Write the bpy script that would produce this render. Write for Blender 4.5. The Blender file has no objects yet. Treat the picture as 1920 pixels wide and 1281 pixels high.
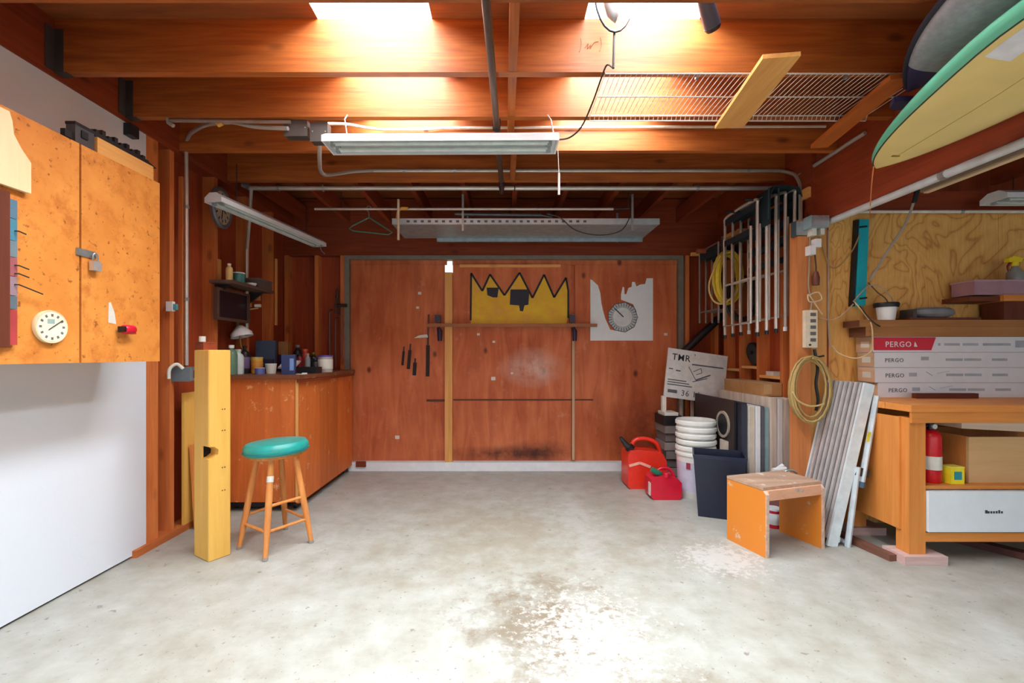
import bpy, bmesh, math, random
from mathutils import Vector, Matrix
R = math.radians
PI = math.pi
S = bpy.context.scene
COL = S.collection
random.seed(7)

# ------------------------------------------------------------------ camera, world, exposure
F, CX, CY, CH = 850.0, 945.0, 665.0, 1.15          # focal length in pixels, vanishing point, eye height
cd = bpy.data.cameras.new('camera')
cam = bpy.data.objects.new('camera', cd); COL.objects.link(cam)
cd.sensor_width = 36.0; cd.lens = F / 1920 * 36
cd.shift_x = (960 - CX) / 1920; cd.shift_y = (CY - 640.5) / 1920
cd.clip_start = 0.05
cam.location = (0, 0, CH); cam.rotation_euler = (R(90), 0, 0)
S.camera = cam
wd = bpy.data.worlds.new('sky'); S.world = wd; wd.use_nodes = True
bgn = wd.node_tree.nodes['Background']
bgn.inputs['Color'].default_value = (0.80, 0.92, 1.0, 1); bgn.inputs['Strength'].default_value = 2.05
S.view_settings.view_transform = 'Standard'; S.view_settings.look = 'None'
S.view_settings.gamma = 1.0; S.view_settings.use_curve_mapping = False
S.view_settings.exposure = 0.14
SK = ((-.865, -.335), (.375, .908)); SY0, SY1 = -.5, 2.93         # the two skylight strips in the roof
for a_, b_ in SK:                                                 # added area lights, stand-ins for sun on the translucent roof panels
    la = bpy.data.lights.new('skylight_sun_standin', 'AREA'); la.shape = 'RECTANGLE'; la.size = b_ - a_ + .1; la.size_y = SY1 - SY0; la.energy = 265; la.color = (.86, .94, 1.0)
    lo = bpy.data.objects.new('skylight_sun_standin', la); COL.objects.link(lo); lo.location = ((a_ + b_) / 2, (SY0 + SY1) / 2, 2.95)

# ------------------------------------------------------------------ pixel to place
def W(px, py, Y): return Vector(((px - CX) * Y / F, Y, CH - (py - CY) * Y / F))
def FL(px, py):
    Y = F * CH / (py - CY); return Vector(((px - CX) * Y / F, Y, 0))
def PX(px, py, X):
    Y = X * F / (px - CX); return Vector((X, Y, CH - (py - CY) * Y / F))

# ------------------------------------------------------------------ materials
def lin(c): return tuple(((v / 255) / 12.92 if v / 255 <= .04045 else ((v / 255 + .055) / 1.055) ** 2.4) for v in c) + (1,)
MC = {}
def base(name):
    m = bpy.data.materials.new(name); m.use_nodes = True
    nt = m.node_tree; return m, nt, nt.nodes['Principled BSDF']
def N(nt, t, **k):
    n = nt.nodes.new(t)
    for a, b in k.items(): setattr(n, a, b)
    return n
def mapping(nt, scale, rot=(0, 0, 0)):
    tc = N(nt, 'ShaderNodeTexCoord'); mp = N(nt, 'ShaderNodeMapping')
    mp.inputs['Scale'].default_value = scale; mp.inputs['Rotation'].default_value = rot
    nt.links.new(tc.outputs['Object'], mp.inputs['Vector']); return mp
def noise(nt, vec, scale, detail=4, rough=.6, dist=0):
    n = N(nt, 'ShaderNodeTexNoise'); n.inputs['Scale'].default_value = scale; n.inputs['Detail'].default_value = detail
    n.inputs['Roughness'].default_value = rough; n.inputs['Distortion'].default_value = dist
    if vec is not None: nt.links.new(vec, n.inputs['Vector'])
    return n
def ramp(nt, fac, stops):
    r = N(nt, 'ShaderNodeValToRGB'); e = r.color_ramp.elements
    while len(e) < len(stops): e.new(.5)
    for i, (p, c) in enumerate(stops): e[i].position = p; e[i].color = c
    nt.links.new(fac, r.inputs['Fac']); return r
def mix(nt, fac, a, b, mode='MIX'):
    m = N(nt, 'ShaderNodeMix', data_type='RGBA', blend_type=mode)
    for s, v in ((0, fac), (6, a), (7, b)):
        if hasattr(v, 'is_output'): nt.links.new(v, m.inputs[s])
        else: m.inputs[s].default_value = v
    return m.outputs[2]
def bump(nt, bs, h, st=.2, d=.01):
    b = N(nt, 'ShaderNodeBump'); b.inputs['Strength'].default_value = st; b.inputs['Distance'].default_value = d
    nt.links.new(h, b.inputs['Height']); nt.links.new(b.outputs['Normal'], bs.inputs['Normal'])
def plain(name, rgb, rough=.5, metal=0, var=.12, scale=14):
    if name in MC: return MC[name]
    m, nt, bs = base(name); c = lin(rgb)
    mp = mapping(nt, (1, 1, 1)); n = noise(nt, mp.outputs[0], scale)
    lo = tuple(v * (1 - var) for v in c[:3]) + (1,); hi = tuple(min(1, v * (1 + var)) for v in c[:3]) + (1,)
    r = ramp(nt, n.outputs['Fac'], [(.3, lo), (.7, hi)])
    nt.links.new(r.outputs[0], bs.inputs['Base Color'])
    bs.inputs['Roughness'].default_value = rough; bs.inputs['Metallic'].default_value = metal
    MC[name] = m; return m
def wood(name, dark, light, ax='x', rough=.55, knots=.5, stretch=14, worn=None, spec=.3):
    if name in MC: return MC[name]
    m, nt, bs = base(name); k = 'xyz'.index(ax)
    sc = [stretch, stretch, stretch]; sc[k] = 1.1
    mp = mapping(nt, sc); n = noise(nt, mp.outputs[0], 1.6, 5, .62, .6)
    sc2 = [60, 60, 60]; sc2[k] = 1.5
    mp2 = mapping(nt, sc2); n2 = noise(nt, mp2.outputs[0], 1.5, 3)
    r = ramp(nt, n.outputs['Fac'], [(.25, lin(dark)), (.72, lin(light))])
    c = mix(nt, .25, r.outputs[0], ramp(nt, n2.outputs['Fac'], [(.3, lin(dark)), (.7, lin(light))]).outputs[0])
    oi = N(nt, 'ShaderNodeObjectInfo')
    hs = N(nt, 'ShaderNodeHueSaturation')
    mr = N(nt, 'ShaderNodeMapRange'); mr.inputs[3].default_value = .86; mr.inputs[4].default_value = 1.12
    nt.links.new(oi.outputs['Random'], mr.inputs[0]); nt.links.new(mr.outputs[0], hs.inputs['Value']); nt.links.new(c, hs.inputs['Color'])
    c = hs.outputs['Color']
    if knots:
        sk = [5, 5, 5]; sk[k] = 2.2
        mk = mapping(nt, sk); v = N(nt, 'ShaderNodeTexVoronoi'); v.inputs['Scale'].default_value = 1.0
        nt.links.new(mk.outputs[0], v.inputs['Vector'])
        rk = ramp(nt, v.outputs['Distance'], [(.05, (knots,) * 3 + (1,)), (.13, (0, 0, 0, 1))])
        c = mix(nt, rk.outputs[0], c, lin(tuple(int(q * .45) for q in dark)))
    if worn:
        mw = mapping(nt, (1, 1, 1)); nw = noise(nt, mw.outputs[0], 9, 6, .7)
        rw = ramp(nt, nw.outputs['Fac'], [(.60, (0, 0, 0, 1)), (.66, (1, 1, 1, 1))])
        c = mix(nt, rw.outputs[0], c, lin(worn))
    nt.links.new(c, bs.inputs['Base Color']); bs.inputs['Roughness'].default_value = rough
    bs.inputs['Specular IOR Level'].default_value = spec
    bump(nt, bs, n2.outputs['Fac'], .15, .004)
    MC[name] = m; return m
def emit(name, rgb, st):
    m, nt, bs = base(name); bs.inputs['Emission Color'].default_value = lin(rgb); bs.inputs['Emission Strength'].default_value = st
    return m

JX = lambda ax: wood('fir_' + ax, (122, 54, 20), (194, 110, 50), ax, .5, .6)
DK = lambda ax: wood('darkfir_' + ax, (108, 40, 20), (154, 68, 34), ax, .6, .5)
STUD = lambda ax: wood('stud_' + ax, (172, 88, 42), (216, 128, 68), ax, .6, .5)
PALE = lambda ax: wood('pine_' + ax, (205, 140, 72), (232, 178, 104), ax, .5, .3)
YEL = lambda ax: wood('yellowpine_' + ax, (214, 162, 72), (230, 182, 92), ax, .5, .15)
SHEATH = wood('sheathing', (120, 62, 30), (172, 100, 52), 'x', .7, .3, 8)
REDPLY = wood('red_ply', (128, 48, 24), (174, 78, 40), 'z', .6, .3, 9)
BENCHPLY = wood('bench_ply', (188, 90, 38), (228, 126, 58), 'z', .5, .3, 8, (228, 166, 112))
def birch():
    m, nt, bs = base('cabinet_birch'); mp = mapping(nt, (1, 1, 1)); n = noise(nt, mp.outputs[0], 5, 5, .6); n2 = noise(nt, mp.outputs[0], 34, 5, .65); n3 = noise(nt, mp.outputs[0], 11, 6, .7)
    c = ramp(nt, n.outputs['Fac'], [(.3, lin((208, 128, 54))), (.7, lin((228, 152, 72)))]).outputs[0]
    c = mix(nt, ramp(nt, n3.outputs['Fac'], [(.5, (0, 0, 0, 1)), (.68, (.75,) * 3 + (1,))]).outputs[0], c, lin((188, 106, 44)))
    c = mix(nt, ramp(nt, n2.outputs['Fac'], [(.61, (0, 0, 0, 1)), (.67, (.85,) * 3 + (1,))]).outputs[0], c, lin((136, 72, 28)))
    nt.links.new(c, bs.inputs['Base Color']); bs.inputs['Roughness'].default_value = .45; bs.inputs['Specular IOR Level'].default_value = .3; return m
CAB = birch()
OAK = wood('oak', (190, 112, 52), (224, 152, 84), 'z', .45, 0)
MAPLE = wood('maple', (236, 200, 150), (248, 220, 176), 'z', .45, 0, 8)
GALV = plain('galvanized', (168, 176, 178), .38, .75, .15, 30)
CONDUIT = plain('conduit', (198, 196, 188), .35, .55, .12, 9)
DARKMET = plain('dark_metal', (62, 58, 56), .45, .6)
IRON = plain('iron_pipe', (92, 74, 62), .5, .6)
BLACK = plain('black_plastic', (24, 24, 28), .45)
WHITE = plain('white_enamel', (226, 230, 232), .35, 0, .05)
OFFW = plain('off_white', (214, 212, 200), .6, 0, .08)
ALU = plain('aluminium', (200, 208, 212), .3, .7, .12, 25)
RED = plain('red_plastic', (226, 52, 34), .32, 0, .08)
CRIM = plain('crimson_plastic', (206, 22, 50), .32, 0, .08)
NAVY = plain('navy_plastic', (22, 28, 48), .4)
TEAL = plain('teal_vinyl', (34, 150, 140), .35, 0, .15)
CARD = wood('cardboard', (164, 118, 70), (196, 146, 92), 'x', .8, 0, 6)
INK = plain('ink', (30, 30, 36), .7)
GREY = plain('grey', (130, 134, 138), .6)
CABLE = plain('cable_grey', (160, 148, 128), .5)
ROPE = plain('rope_yellow', (214, 188, 52), .7)
TAN = plain('tan_cord', (170, 140, 88), .6)

# ------------------------------------------------------------------ mesh helpers (all coordinates are world coordinates)
def BM(): return bmesh.new()
def box(bm, x0, x1, y0, y1, z0, z1, M=None):
    v = [bm.verts.new((x, y, z)) for x in (x0, x1) for y in (y0, y1) for z in (z0, z1)]
    if M:
        for q in v: q.co = M @ q.co
    for f in ((0, 1, 3, 2), (4, 6, 7, 5), (0, 4, 5, 1), (2, 3, 7, 6), (0, 2, 6, 4), (1, 5, 7, 3)):
        bm.faces.new([v[i] for i in f])
    return bm
def bar(bm, a, b, w, h, up=(0, 0, 1)):
    a = Vector(a); b = Vector(b); d = (b - a).normalized(); u = Vector(up)
    s = d.cross(u)
    if s.length < 1e-4: s = d.cross(Vector((1, 0, 0)))
    s.normalize(); u = s.cross(d).normalized()
    v = [bm.verts.new(p + s * (i * w / 2) + u * (j * h / 2)) for p in (a, b) for i, j in ((-1, -1), (1, -1), (1, 1), (-1, 1))]
    for f in ((3, 2, 1, 0), (4, 5, 6, 7), (0, 1, 5, 4), (1, 2, 6, 5), (2, 3, 7, 6), (3, 0, 4, 7)): bm.faces.new([v[i] for i in f])
    return bm
def tube(bm, pts, r, n=8, closed=False, cap=True):
    pts = [Vector(p) for p in pts]; m = len(pts); rs = r if isinstance(r, (list, tuple)) else [r] * m
    rings = []; u = None
    for i, p in enumerate(pts):
        if closed: d = pts[(i + 1) % m] - pts[i - 1]
        else: d = pts[min(i + 1, m - 1)] - pts[max(i - 1, 0)]
        d.normalize()
        if u is None:
            u = d.orthogonal().normalized()
        u = (u - d * u.dot(d))
        if u.length < 1e-5: u = d.orthogonal()
        u.normalize(); w = d.cross(u)
        rings.append([bm.verts.new(p + (u * math.cos(2 * PI * k / n) + w * math.sin(2 * PI * k / n)) * rs[i]) for k in range(n)])
    for i in range(m if closed else m - 1):
        A = rings[i]; B = rings[(i + 1) % m]
        for k in range(n): bm.faces.new((A[k], A[(k + 1) % n], B[(k + 1) % n], B[k]))
    if cap and not closed:
        bm.faces.new(rings[0][::-1]); bm.faces.new(rings[-1])
    return bm
def smooth_pts(pts, n=6, closed=False):
    P = [Vector(p) for p in pts]; out = []; m = len(P)
    for i in range(m if closed else m - 1):
        if closed: a, b, c, d = P[i - 1], P[i], P[(i + 1) % m], P[(i + 2) % m]
        else: a, b, c, d = P[max(i - 1, 0)], P[i], P[i + 1], P[min(i + 2, m - 1)]
        for k in range(n):
            t = k / n
            out.append(.5 * ((2 * b) + (c - a) * t + (2 * a - 5 * b + 4 * c - d) * t * t + (3 * b - a - 3 * c + d) * t ** 3))
    if not closed: out.append(P[-1])
    return out
def lathe(bm, prof, c, n=20, M=None):
    c = Vector(c); rings = []
    for r, z in prof:
        if r < 1e-5: rings.append([bm.verts.new((0, 0, z))])
        else: rings.append([bm.verts.new((r * math.cos(2 * PI * k / n), r * math.sin(2 * PI * k / n), z)) for k in range(n)])
    for A, B in zip(rings, rings[1:]):
        for k in range(n):
            k2 = (k + 1) % n
            if len(A) == 1 and len(B) == 1: continue
            if len(A) == 1: bm.faces.new((A[0], B[k2], B[k]))
            elif len(B) == 1: bm.faces.new((A[k], A[k2], B[0]))
            else: bm.faces.new((A[k], A[k2], B[k2], B[k]))
    for q in rings:
        for v in q: v.co = (M @ v.co if M else v.co) + c
    return bm
def prism(bm, pts, d0, d1, plane='xz', M=None):
    def P(a, b, d): return {'xz': (a, d, b), 'yz': (d, a, b), 'xy': (a, b, d)}[plane]
    A = [bm.verts.new(P(a, b, d0)) for a, b in pts]; B = [bm.verts.new(P(a, b, d1)) for a, b in pts]
    n = len(pts)
    bm.faces.new(A); bm.faces.new(B[::-1])
    for k in range(n): bm.faces.new((A[k], B[k], B[(k + 1) % n], A[(k + 1) % n]))
    if M:
        for v in A + B: v.co = M @ v.co
    return bm
OFF = {}
def link(o, parent=None):
    COL.objects.link(o)
    if parent is not None: o.parent = parent
def obj(name, bm, m, parent=None, smooth=False, bev=0, origin=None):
    if bev:
        e = [x for x in bm.edges if len(x.link_faces) == 2 and x.calc_face_angle(0) > R(40)]
        bmesh.ops.bevel(bm, geom=e, offset=bev, segments=1, affect='EDGES', clamp_overlap=True)
    bmesh.ops.recalc_face_normals(bm, faces=bm.faces[:])
    if parent is not None: w = OFF[parent]
    elif origin is not None: w = Vector(origin)
    else:
        xs = [v.co for v in bm.verts]
        w = Vector(((min(v.x for v in xs) + max(v.x for v in xs)) / 2, (min(v.y for v in xs) + max(v.y for v in xs)) / 2, min(v.z for v in xs)))
    for v in bm.verts: v.co -= w
    me = bpy.data.meshes.new(name); bm.to_mesh(me); bm.free(); me.materials.append(m)
    if smooth:
        me.polygons.foreach_set('use_smooth', [True] * len(me.polygons))
        me.set_sharp_from_angle(angle=R(38))
    o = bpy.data.objects.new(name, me); link(o, parent)
    OFF[o] = w
    if parent is None: o.location = w
    return o
def thing(name, label, cat, loc, group=None):
    o = bpy.data.objects.new(name, None); o.empty_display_size = .1; link(o); o.location = loc; OFF[o] = Vector(loc)
    o['label'] = label; o['category'] = cat
    if group: o['group'] = group
    return o
def tag(o, label, cat, group=None):
    o['label'] = label; o['category'] = cat
    if group: o['group'] = group
    return o
def struct(name, loc=(0, 0, 0)):
    o = bpy.data.objects.new(name, None); o.empty_display_size = .1; link(o); o.location = loc; OFF[o] = Vector(loc)
    o['kind'] = 'structure'; return o
def stuff(o): o['kind'] = 'stuff'; return o
def copy_tree(o, loc, label=None):
    c = o.copy(); COL.objects.link(c); c.location = loc; OFF[c] = Vector(loc)
    if label: c['label'] = label
    for ch in list(o.children):
        d = ch.copy(); COL.objects.link(d); d.parent = c
        for g in ch.children:
            e = g.copy(); COL.objects.link(e); e.parent = d
    return c
def Bx(name, m, parent, x0, x1, y0, y1, z0, z1, bev=0, M=None): return obj(name, box(BM(), x0, x1, y0, y1, z0, z1, M), m, parent, bev=bev)
def text(name, s, size, origin, xdir, up, m, parent, depth=.0012, shear=0):
    cu = bpy.data.curves.new('t', 'FONT'); cu.body = s; cu.size = size; cu.extrude = depth / 2; cu.resolution_u = 2; cu.shear = shear
    cu.offset = size * .006; cu.space_character = 1.12
    to = bpy.data.objects.new('t', cu); COL.objects.link(to)
    dg = bpy.context.evaluated_depsgraph_get(); me = bpy.data.meshes.new_from_object(to.evaluated_get(dg))
    COL.objects.unlink(to); bpy.data.objects.remove(to); 
    xd = Vector(xdir).normalized(); zd = Vector(up).normalized(); nd = xd.cross(zd)
    M = Matrix((xd, zd, nd)).transposed().to_4x4(); M.translation = Vector(origin)
    bm = BM(); bm.from_mesh(me); bpy.data.meshes.remove(me); bm.transform(M)
    return obj(name, bm, m, parent)
def rotz(cx, cy, a, z=0): return Matrix.Translation((cx, cy, z)) @ Matrix.Rotation(a, 4, 'Z')

# ================================================================== THE SETTING
XL, XR, YB, YF = -2.10, 2.15, 4.55, -2.7
# floor
def floor_mat():
    m, nt, bs = base('concrete'); mp = mapping(nt, (1, 1, 1)); o = mp.outputs[0]
    n1 = noise(nt, o, .9, 6, .6); n2 = noise(nt, o, 7, 6, .65); n3 = noise(nt, o, 22, 4, .6)
    c = ramp(nt, n1.outputs['Fac'], [(.3, lin((150, 146, 131))), (.55, lin((168, 167, 157))), (.75, lin((182, 184, 179)))]).outputs[0]
    c = mix(nt, .45, c, ramp(nt, n2.outputs['Fac'], [(.3, lin((136, 129, 112))), (.7, lin((186, 187, 181)))]).outputs[0])
    sp = ramp(nt, n3.outputs['Fac'], [(.645, (0, 0, 0, 1)), (.70, (.75, .6, .6, 1))]).outputs[0]      # small dark spots
    c = mix(nt, sp, c, lin((108, 94, 76)))
    n4 = noise(nt, o, 60, 3, .6); c = mix(nt, ramp(nt, n4.outputs['Fac'], [(.67, (0, 0, 0, 1)), (.71, (.75,) * 3 + (1,))]).outputs[0], c, lin((92, 80, 66)))
    def blob(cx, cy, rx, ry, sharp, colr, amt, ns=9, lo=.5, hi=.6):
        mm = mapping(nt, (1 / rx, 1 / ry, 0)); mm.inputs['Location'].default_value = (-cx / rx, -cy / ry, 0)
        g = N(nt, 'ShaderNodeTexGradient', gradient_type='SPHERICAL'); nt.links.new(mm.outputs[0], g.inputs[0])
        nn = noise(nt, o, ns, 7, .75)
        ad = N(nt, 'ShaderNodeMath', operation='MULTIPLY_ADD'); nt.links.new(g.outputs['Fac'], ad.inputs[0]); ad.inputs[1].default_value = sharp
        nt.links.new(nn.outputs['Fac'], ad.inputs[2])
        r_ = ramp(nt, ad.outputs[0], [(lo, (0, 0, 0, 1)), (hi, (amt,) * 3 + (1,))])
        mu = N(nt, 'ShaderNodeMath', operation='MULTIPLY'); gt = ramp(nt, g.outputs['Fac'], [(0, (0, 0, 0, 1)), (.15, (1, 1, 1, 1))])
        nt.links.new(r_.outputs[0], mu.inputs[0]); nt.links.new(gt.outputs[0], mu.inputs[1])
        return mix(nt, mu.outputs[0], c, lin(colr))
    c = blob(.1, 2.95, 1.5, 1.1, .3, (138, 124, 98), .5, 5, .55, .8)
    c = blob(.16, 1.95, .5, .6, .35, (112, 94, 70), .75, 5, .58, .8)
    c = blob(.62, 1.45, .5, .3, .35, (122, 104, 80), .6, 5, .58, .8)
    c = blob(.36, 1.85, .62, .8, .33, (190, 184, 174), .8, 26, .69, .76)
    c = blob(1.22, 2.55, .45, .42, .35, (194, 190, 183), .8, 26, .68, .76)
    c = blob(.5, 3.1, .2, 1.6, .3, (186, 187, 182), .45, 8, .6, .8)  # reflection streak in front of the door, put into the floor colour
    nt.links.new(c, bs.inputs['Base Color'])
    rr = ramp(nt, n1.outputs['Fac'], [(.3, (.32,) * 3 + (1,)), (.7, (.55,) * 3 + (1,))]); nt.links.new(rr.outputs[0], bs.inputs['Roughness'])
    bs.inputs['Specular IOR Level'].default_value = .3
    bump(nt, bs, n2.outputs['Fac'], .1, .01)
    return m
fl = obj('floor', box(BM(), -2.5, 5.6, YF, 4.9, -.12, 0), floor_mat(), origin=(0, 0, 0)); fl['kind'] = 'structure'
dr = obj('driveway', box(BM(), -14, 16, -16, YF - .001, -.14, -.02), plain('driveway_concrete', (178, 174, 166), .8), origin=(0, 0, -.14)); dr['kind'] = 'structure'
yd = obj('yard', box(BM(), -14, 16, 4.91, 16, -.3, -.1), plain('yard_gravel', (150, 140, 120), .9), origin=(0, 10, -.3)); yd['kind'] = 'structure'

# left wall
def drywall():
    m, nt, bs = base('drywall'); mp = mapping(nt, (1, 1, 1)); n = noise(nt, mp.outputs[0], 60, 4, .6)
    bs.inputs['Base Color'].default_value = lin((214, 219, 226)); bs.inputs['Roughness'].default_value = .8; bump(nt, bs, n.outputs['Fac'], .12, .004); return m
DW = drywall()
wl = struct('wall_left', (XL, 1, 0))
Bx('drywall_panel', DW, wl, XL - .012, XL, YF, 2.66, 0.012, 2.44)
Bx('corner_post', STUD('z'), wl, -2.19, -2.1, 2.662, 2.752, .04, 2.44, .004)
for y in (2.85, 3.29, 3.70, 4.10): Bx('stud', STUD('z'), wl, -2.19, -2.102, y, y + .038, .04, 2.44, .003)
Bx('bottom_plate', STUD('y'), wl, -2.19, -2.075, 2.56, 4.50, 0, .04, .004)
for i, (a, b) in enumerate(((YF, -1.4), (-1.4, 0.), (0., 1.33), (1.33, 2.66), (2.662, 3.5), (3.502, 4.6))): Bx('plywood_sheet', REDPLY, wl, -2.215, -2.191, a, b, 0, 2.72)
Bx('left_beam', DK('y'), wl, -2.19, -2.09, YF, 4.5, 2.44, 2.709, .004)
for y, z0, z1 in ((3.35, 1.66, 1.86), (3.76, 1.55, 1.72), (3.9, 1.62, 1.75)): Bx('wood_block', PALE('z'), wl, -2.1895, -2.12, y, y + .05, z0, z1, .003)

# back wall
wb = struct('wall_back', (0, YB, 0))
DX0, DX1, DZ0, DZ1 = -1.535, 1.73, .025, 2.115
Bx('plywood_sheet', REDPLY, wb, -2.215, DX0 - .05, YB + .04, YB + .06, 0, 2.72)
Bx('plywood_sheet', REDPLY, wb, DX1 + .05, 2.24, YB + .04, YB + .06, 0, 2.72)
Bx('plywood_sheet', REDPLY, wb, DX0 - .05, DX1 + .05, YB + .04, YB + .06, DZ1 + .02, 2.72)
Bx('header_beam', DK('x'), wb, -2.19, 2.19, YB - .05, YB + .038, 2.135, 2.46, .005)
Bx('top_plate', DK('x'), wb, -2.19, 2.19, YB - .04, YB + .038, 2.461, 2.70, .005)
for x in (-2.18, -1.88, -1.625, 1.80, 2.09): Bx('stud', STUD('z'), wb, x, x + .04, YB - .05, YB + .039, .0, 2.134, .003)

# door
dgrey = plain('door_frame_paint', (122, 116, 104), .6)
d1 = struct('door_1', (0, 0, 0))
Bx('frame_side', dgrey, d1, DX0 - .048, DX0, YB - .06, YB + .04, 0, DZ1 + .018, .003)
Bx('frame_side', dgrey, d1, DX1, DX1 + .048, YB - .06, YB + .04, 0, DZ1 + .018, .003)
Bx('frame_head', dgrey, d1, DX0, DX1, YB - .06, YB + .04, DZ1 - .02, DZ1 + .018, .003)
def X4(px): return (px - CX) * 4.53 / F
def Z4(py): return CH - (py - CY) * 4.53 / F
def door_mat():
    m, nt, bs = base('door_ply')
    mp = mapping(nt, (6, 6, .9)); n = noise(nt, mp.outputs[0], 1.5, 6, .62, 1.2)
    mg = mapping(nt, (1, 1, 1)); big = noise(nt, mg.outputs[0], 1.3, 4)
    c = ramp(nt, n.outputs['Fac'], [(.28, lin((160, 74, 38))), (.5, lin((192, 100, 56))), (.72, lin((212, 124, 76)))]).outputs[0]
    c = mix(nt, .3, c, ramp(nt, big.outputs['Fac'], [(.35, lin((142, 60, 28))), (.65, lin((222, 140, 98)))]).outputs[0])
    mk = mapping(nt, (2.9, 1, 1.9)); v = N(nt, 'ShaderNodeTexVoronoi'); v.inputs['Scale'].default_value = 1.25; nt.links.new(mk.outputs[0], v.inputs['Vector'])
    c = mix(nt, ramp(nt, v.outputs['Distance'], [(.05, (.85,) * 3 + (1,)), (.11, (0, 0, 0, 1))]).outputs[0], c, lin((78, 30, 18)))
    ns = noise(nt, mg.outputs[0], 8, 6, .7)
    c = mix(nt, ramp(nt, ns.outputs['Fac'], [(.60, (0, 0, 0, 1)), (.76, (.5,) * 3 + (1,))]).outputs[0], c, lin((212, 160, 134)))
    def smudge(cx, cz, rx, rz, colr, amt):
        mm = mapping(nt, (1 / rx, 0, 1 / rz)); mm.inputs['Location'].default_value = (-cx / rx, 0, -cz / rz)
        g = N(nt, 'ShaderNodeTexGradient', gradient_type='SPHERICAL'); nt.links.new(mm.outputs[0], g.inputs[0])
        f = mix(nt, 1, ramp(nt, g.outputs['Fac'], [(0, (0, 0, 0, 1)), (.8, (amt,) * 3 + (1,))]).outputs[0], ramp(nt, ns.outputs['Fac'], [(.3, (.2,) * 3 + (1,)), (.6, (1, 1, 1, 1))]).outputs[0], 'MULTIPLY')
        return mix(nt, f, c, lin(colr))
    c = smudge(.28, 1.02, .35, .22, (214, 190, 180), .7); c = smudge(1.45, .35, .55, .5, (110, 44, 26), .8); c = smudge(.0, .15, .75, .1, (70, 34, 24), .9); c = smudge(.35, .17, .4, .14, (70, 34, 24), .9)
    nt.links.new(c, bs.inputs['Base Color']); bs.inputs['Roughness'].default_value = .5; bs.inputs['Specular IOR Level'].default_value = .25
    bump(nt, bs, n.outputs['Fac'], .12, .004); return m
DOOR = door_mat()
def panel(x0, x1, z0, z1, y=4.53): return obj('door_panel', box(BM(), x0, x1, y, y + .03, z0, z1), DOOR, d1, bev=.003)
panel(DX0 + .004, X4(834), Z4(864), Z4(497)); panel(X4(849), X4(1071), Z4(611), Z4(497)); panel(X4(849), X4(1071), Z4(749), Z4(612)); panel(X4(849), X4(1071), Z4(864), Z4(750))
panel(X4(1078), DX1 - .004, Z4(864), Z4(497))
Bx('backing_strip', DOOR, d1, X4(834), X4(849), 4.562, 4.575, 0, Z4(512)); Bx('backing_strip', DOOR, d1, X4(1070), X4(1079), 4.562, 4.575, 0, Z4(490))
Bx('top_rail', DOOR, d1, DX0, X4(838), 4.535, 4.56, Z4(496.5), DZ1 - .02); Bx('top_rail', DOOR, d1, X4(848), DX1, 4.535, 4.56, Z4(496.5), DZ1 - .02)
Bx('top_strip', PALE('x'), d1, X4(862), X4(1051), 4.51, 4.533, Z4(502), Z4(496.8), .002)
Bx('batten', PALE('z'), d1, X4(835), X4(849), 4.485, 4.528, .055, Z4(512), .004)
Bx('jamb_strip', wood('jamb_tan', (186, 150, 116), (206, 172, 136), 'z', .6, 0), d1, X4(1072), X4(1077), 4.51, 4.56, .1, Z4(590), .001)
Bx('stop', DOOR, d1, DX0, DX0 + .05, 4.562, 4.585, 0, DZ1 - .021); Bx('stop', DOOR, d1, DX1 - .05, DX1, 4.562, 4.585, 0, DZ1 - .021)
Bx('sill', WHITE, d1, DX0, DX1, 4.47, 4.56, 0, .085, .004)
Bx('sill_block', DK('x'), d1, X4(672), X4(690), 4.45, 4.469, .045, .1, .003)
bmx = BM(); box(bmx, X4(800), X4(834), 4.522, 4.529, Z4(753), Z4(749)); box(bmx, X4(850), X4(1112), 4.522, 4.529, Z4(751), Z4(748.5))
obj('strap_mark', bmx, plain('rusty_strap', (92, 44, 26), .7), d1)
# crown painted on the door
def zc(p): return (X4(860 + p[0] / 4.683), Z4(490 + p[1] / 4.683))
crown = [(110, 105), (208, 262), (275, 115), (402, 300), (535, 100), (648, 322), (750, 118), (838, 318), (942, 145), (962, 260), (962, 490), (945, 545), (108, 548)]
def crown_mat():
    m, nt, bs = base('crown_yellow'); mp = mapping(nt, (1, 1, 1)); n = noise(nt, mp.outputs[0], 6, 5, .65)
    nt.links.new(ramp(nt, n.outputs['Fac'], [(.35, lin((222, 184, 20))), (.6, lin((214, 160, 32))), (.75, lin((208, 176, 96)))]).outputs[0], bs.inputs['Base Color'])
    bs.inputs['Roughness'].default_value = .55; return m
cr = obj('painted_crown', prism(BM(), [zc(p) for p in crown], 4.5275, 4.5305), crown_mat(), d1)
bmx = BM()
pl = [crown[i] for i in range(10)] + [(962, 500)]
pl = [(105, 520)] + pl
for a, b in zip(pl, pl[1:]):
    (ax, az), (bx_, bz) = zc(a), zc(b); bar(bmx, (ax, 4.5265, az), (bx_, 4.5265, bz), .003, .019, (bz - az, 0, ax - bx_))
obj('crown_outline', bmx, INK, cr)
bmx = BM()
prism(bmx, [zc(p) for p in [(245, 232), (352, 232), (340, 318), (300, 318), (252, 298)]], 4.526, 4.5275)
prism(bmx, [zc(p) for p in [(455, 248), (622, 248), (612, 382), (578, 388), (565, 440), (538, 438), (530, 388), (448, 382)]], 4.526, 4.5275)
obj('dark_patch', bmx, plain('patch_navy', (26, 30, 46), .6), cr)
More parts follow.
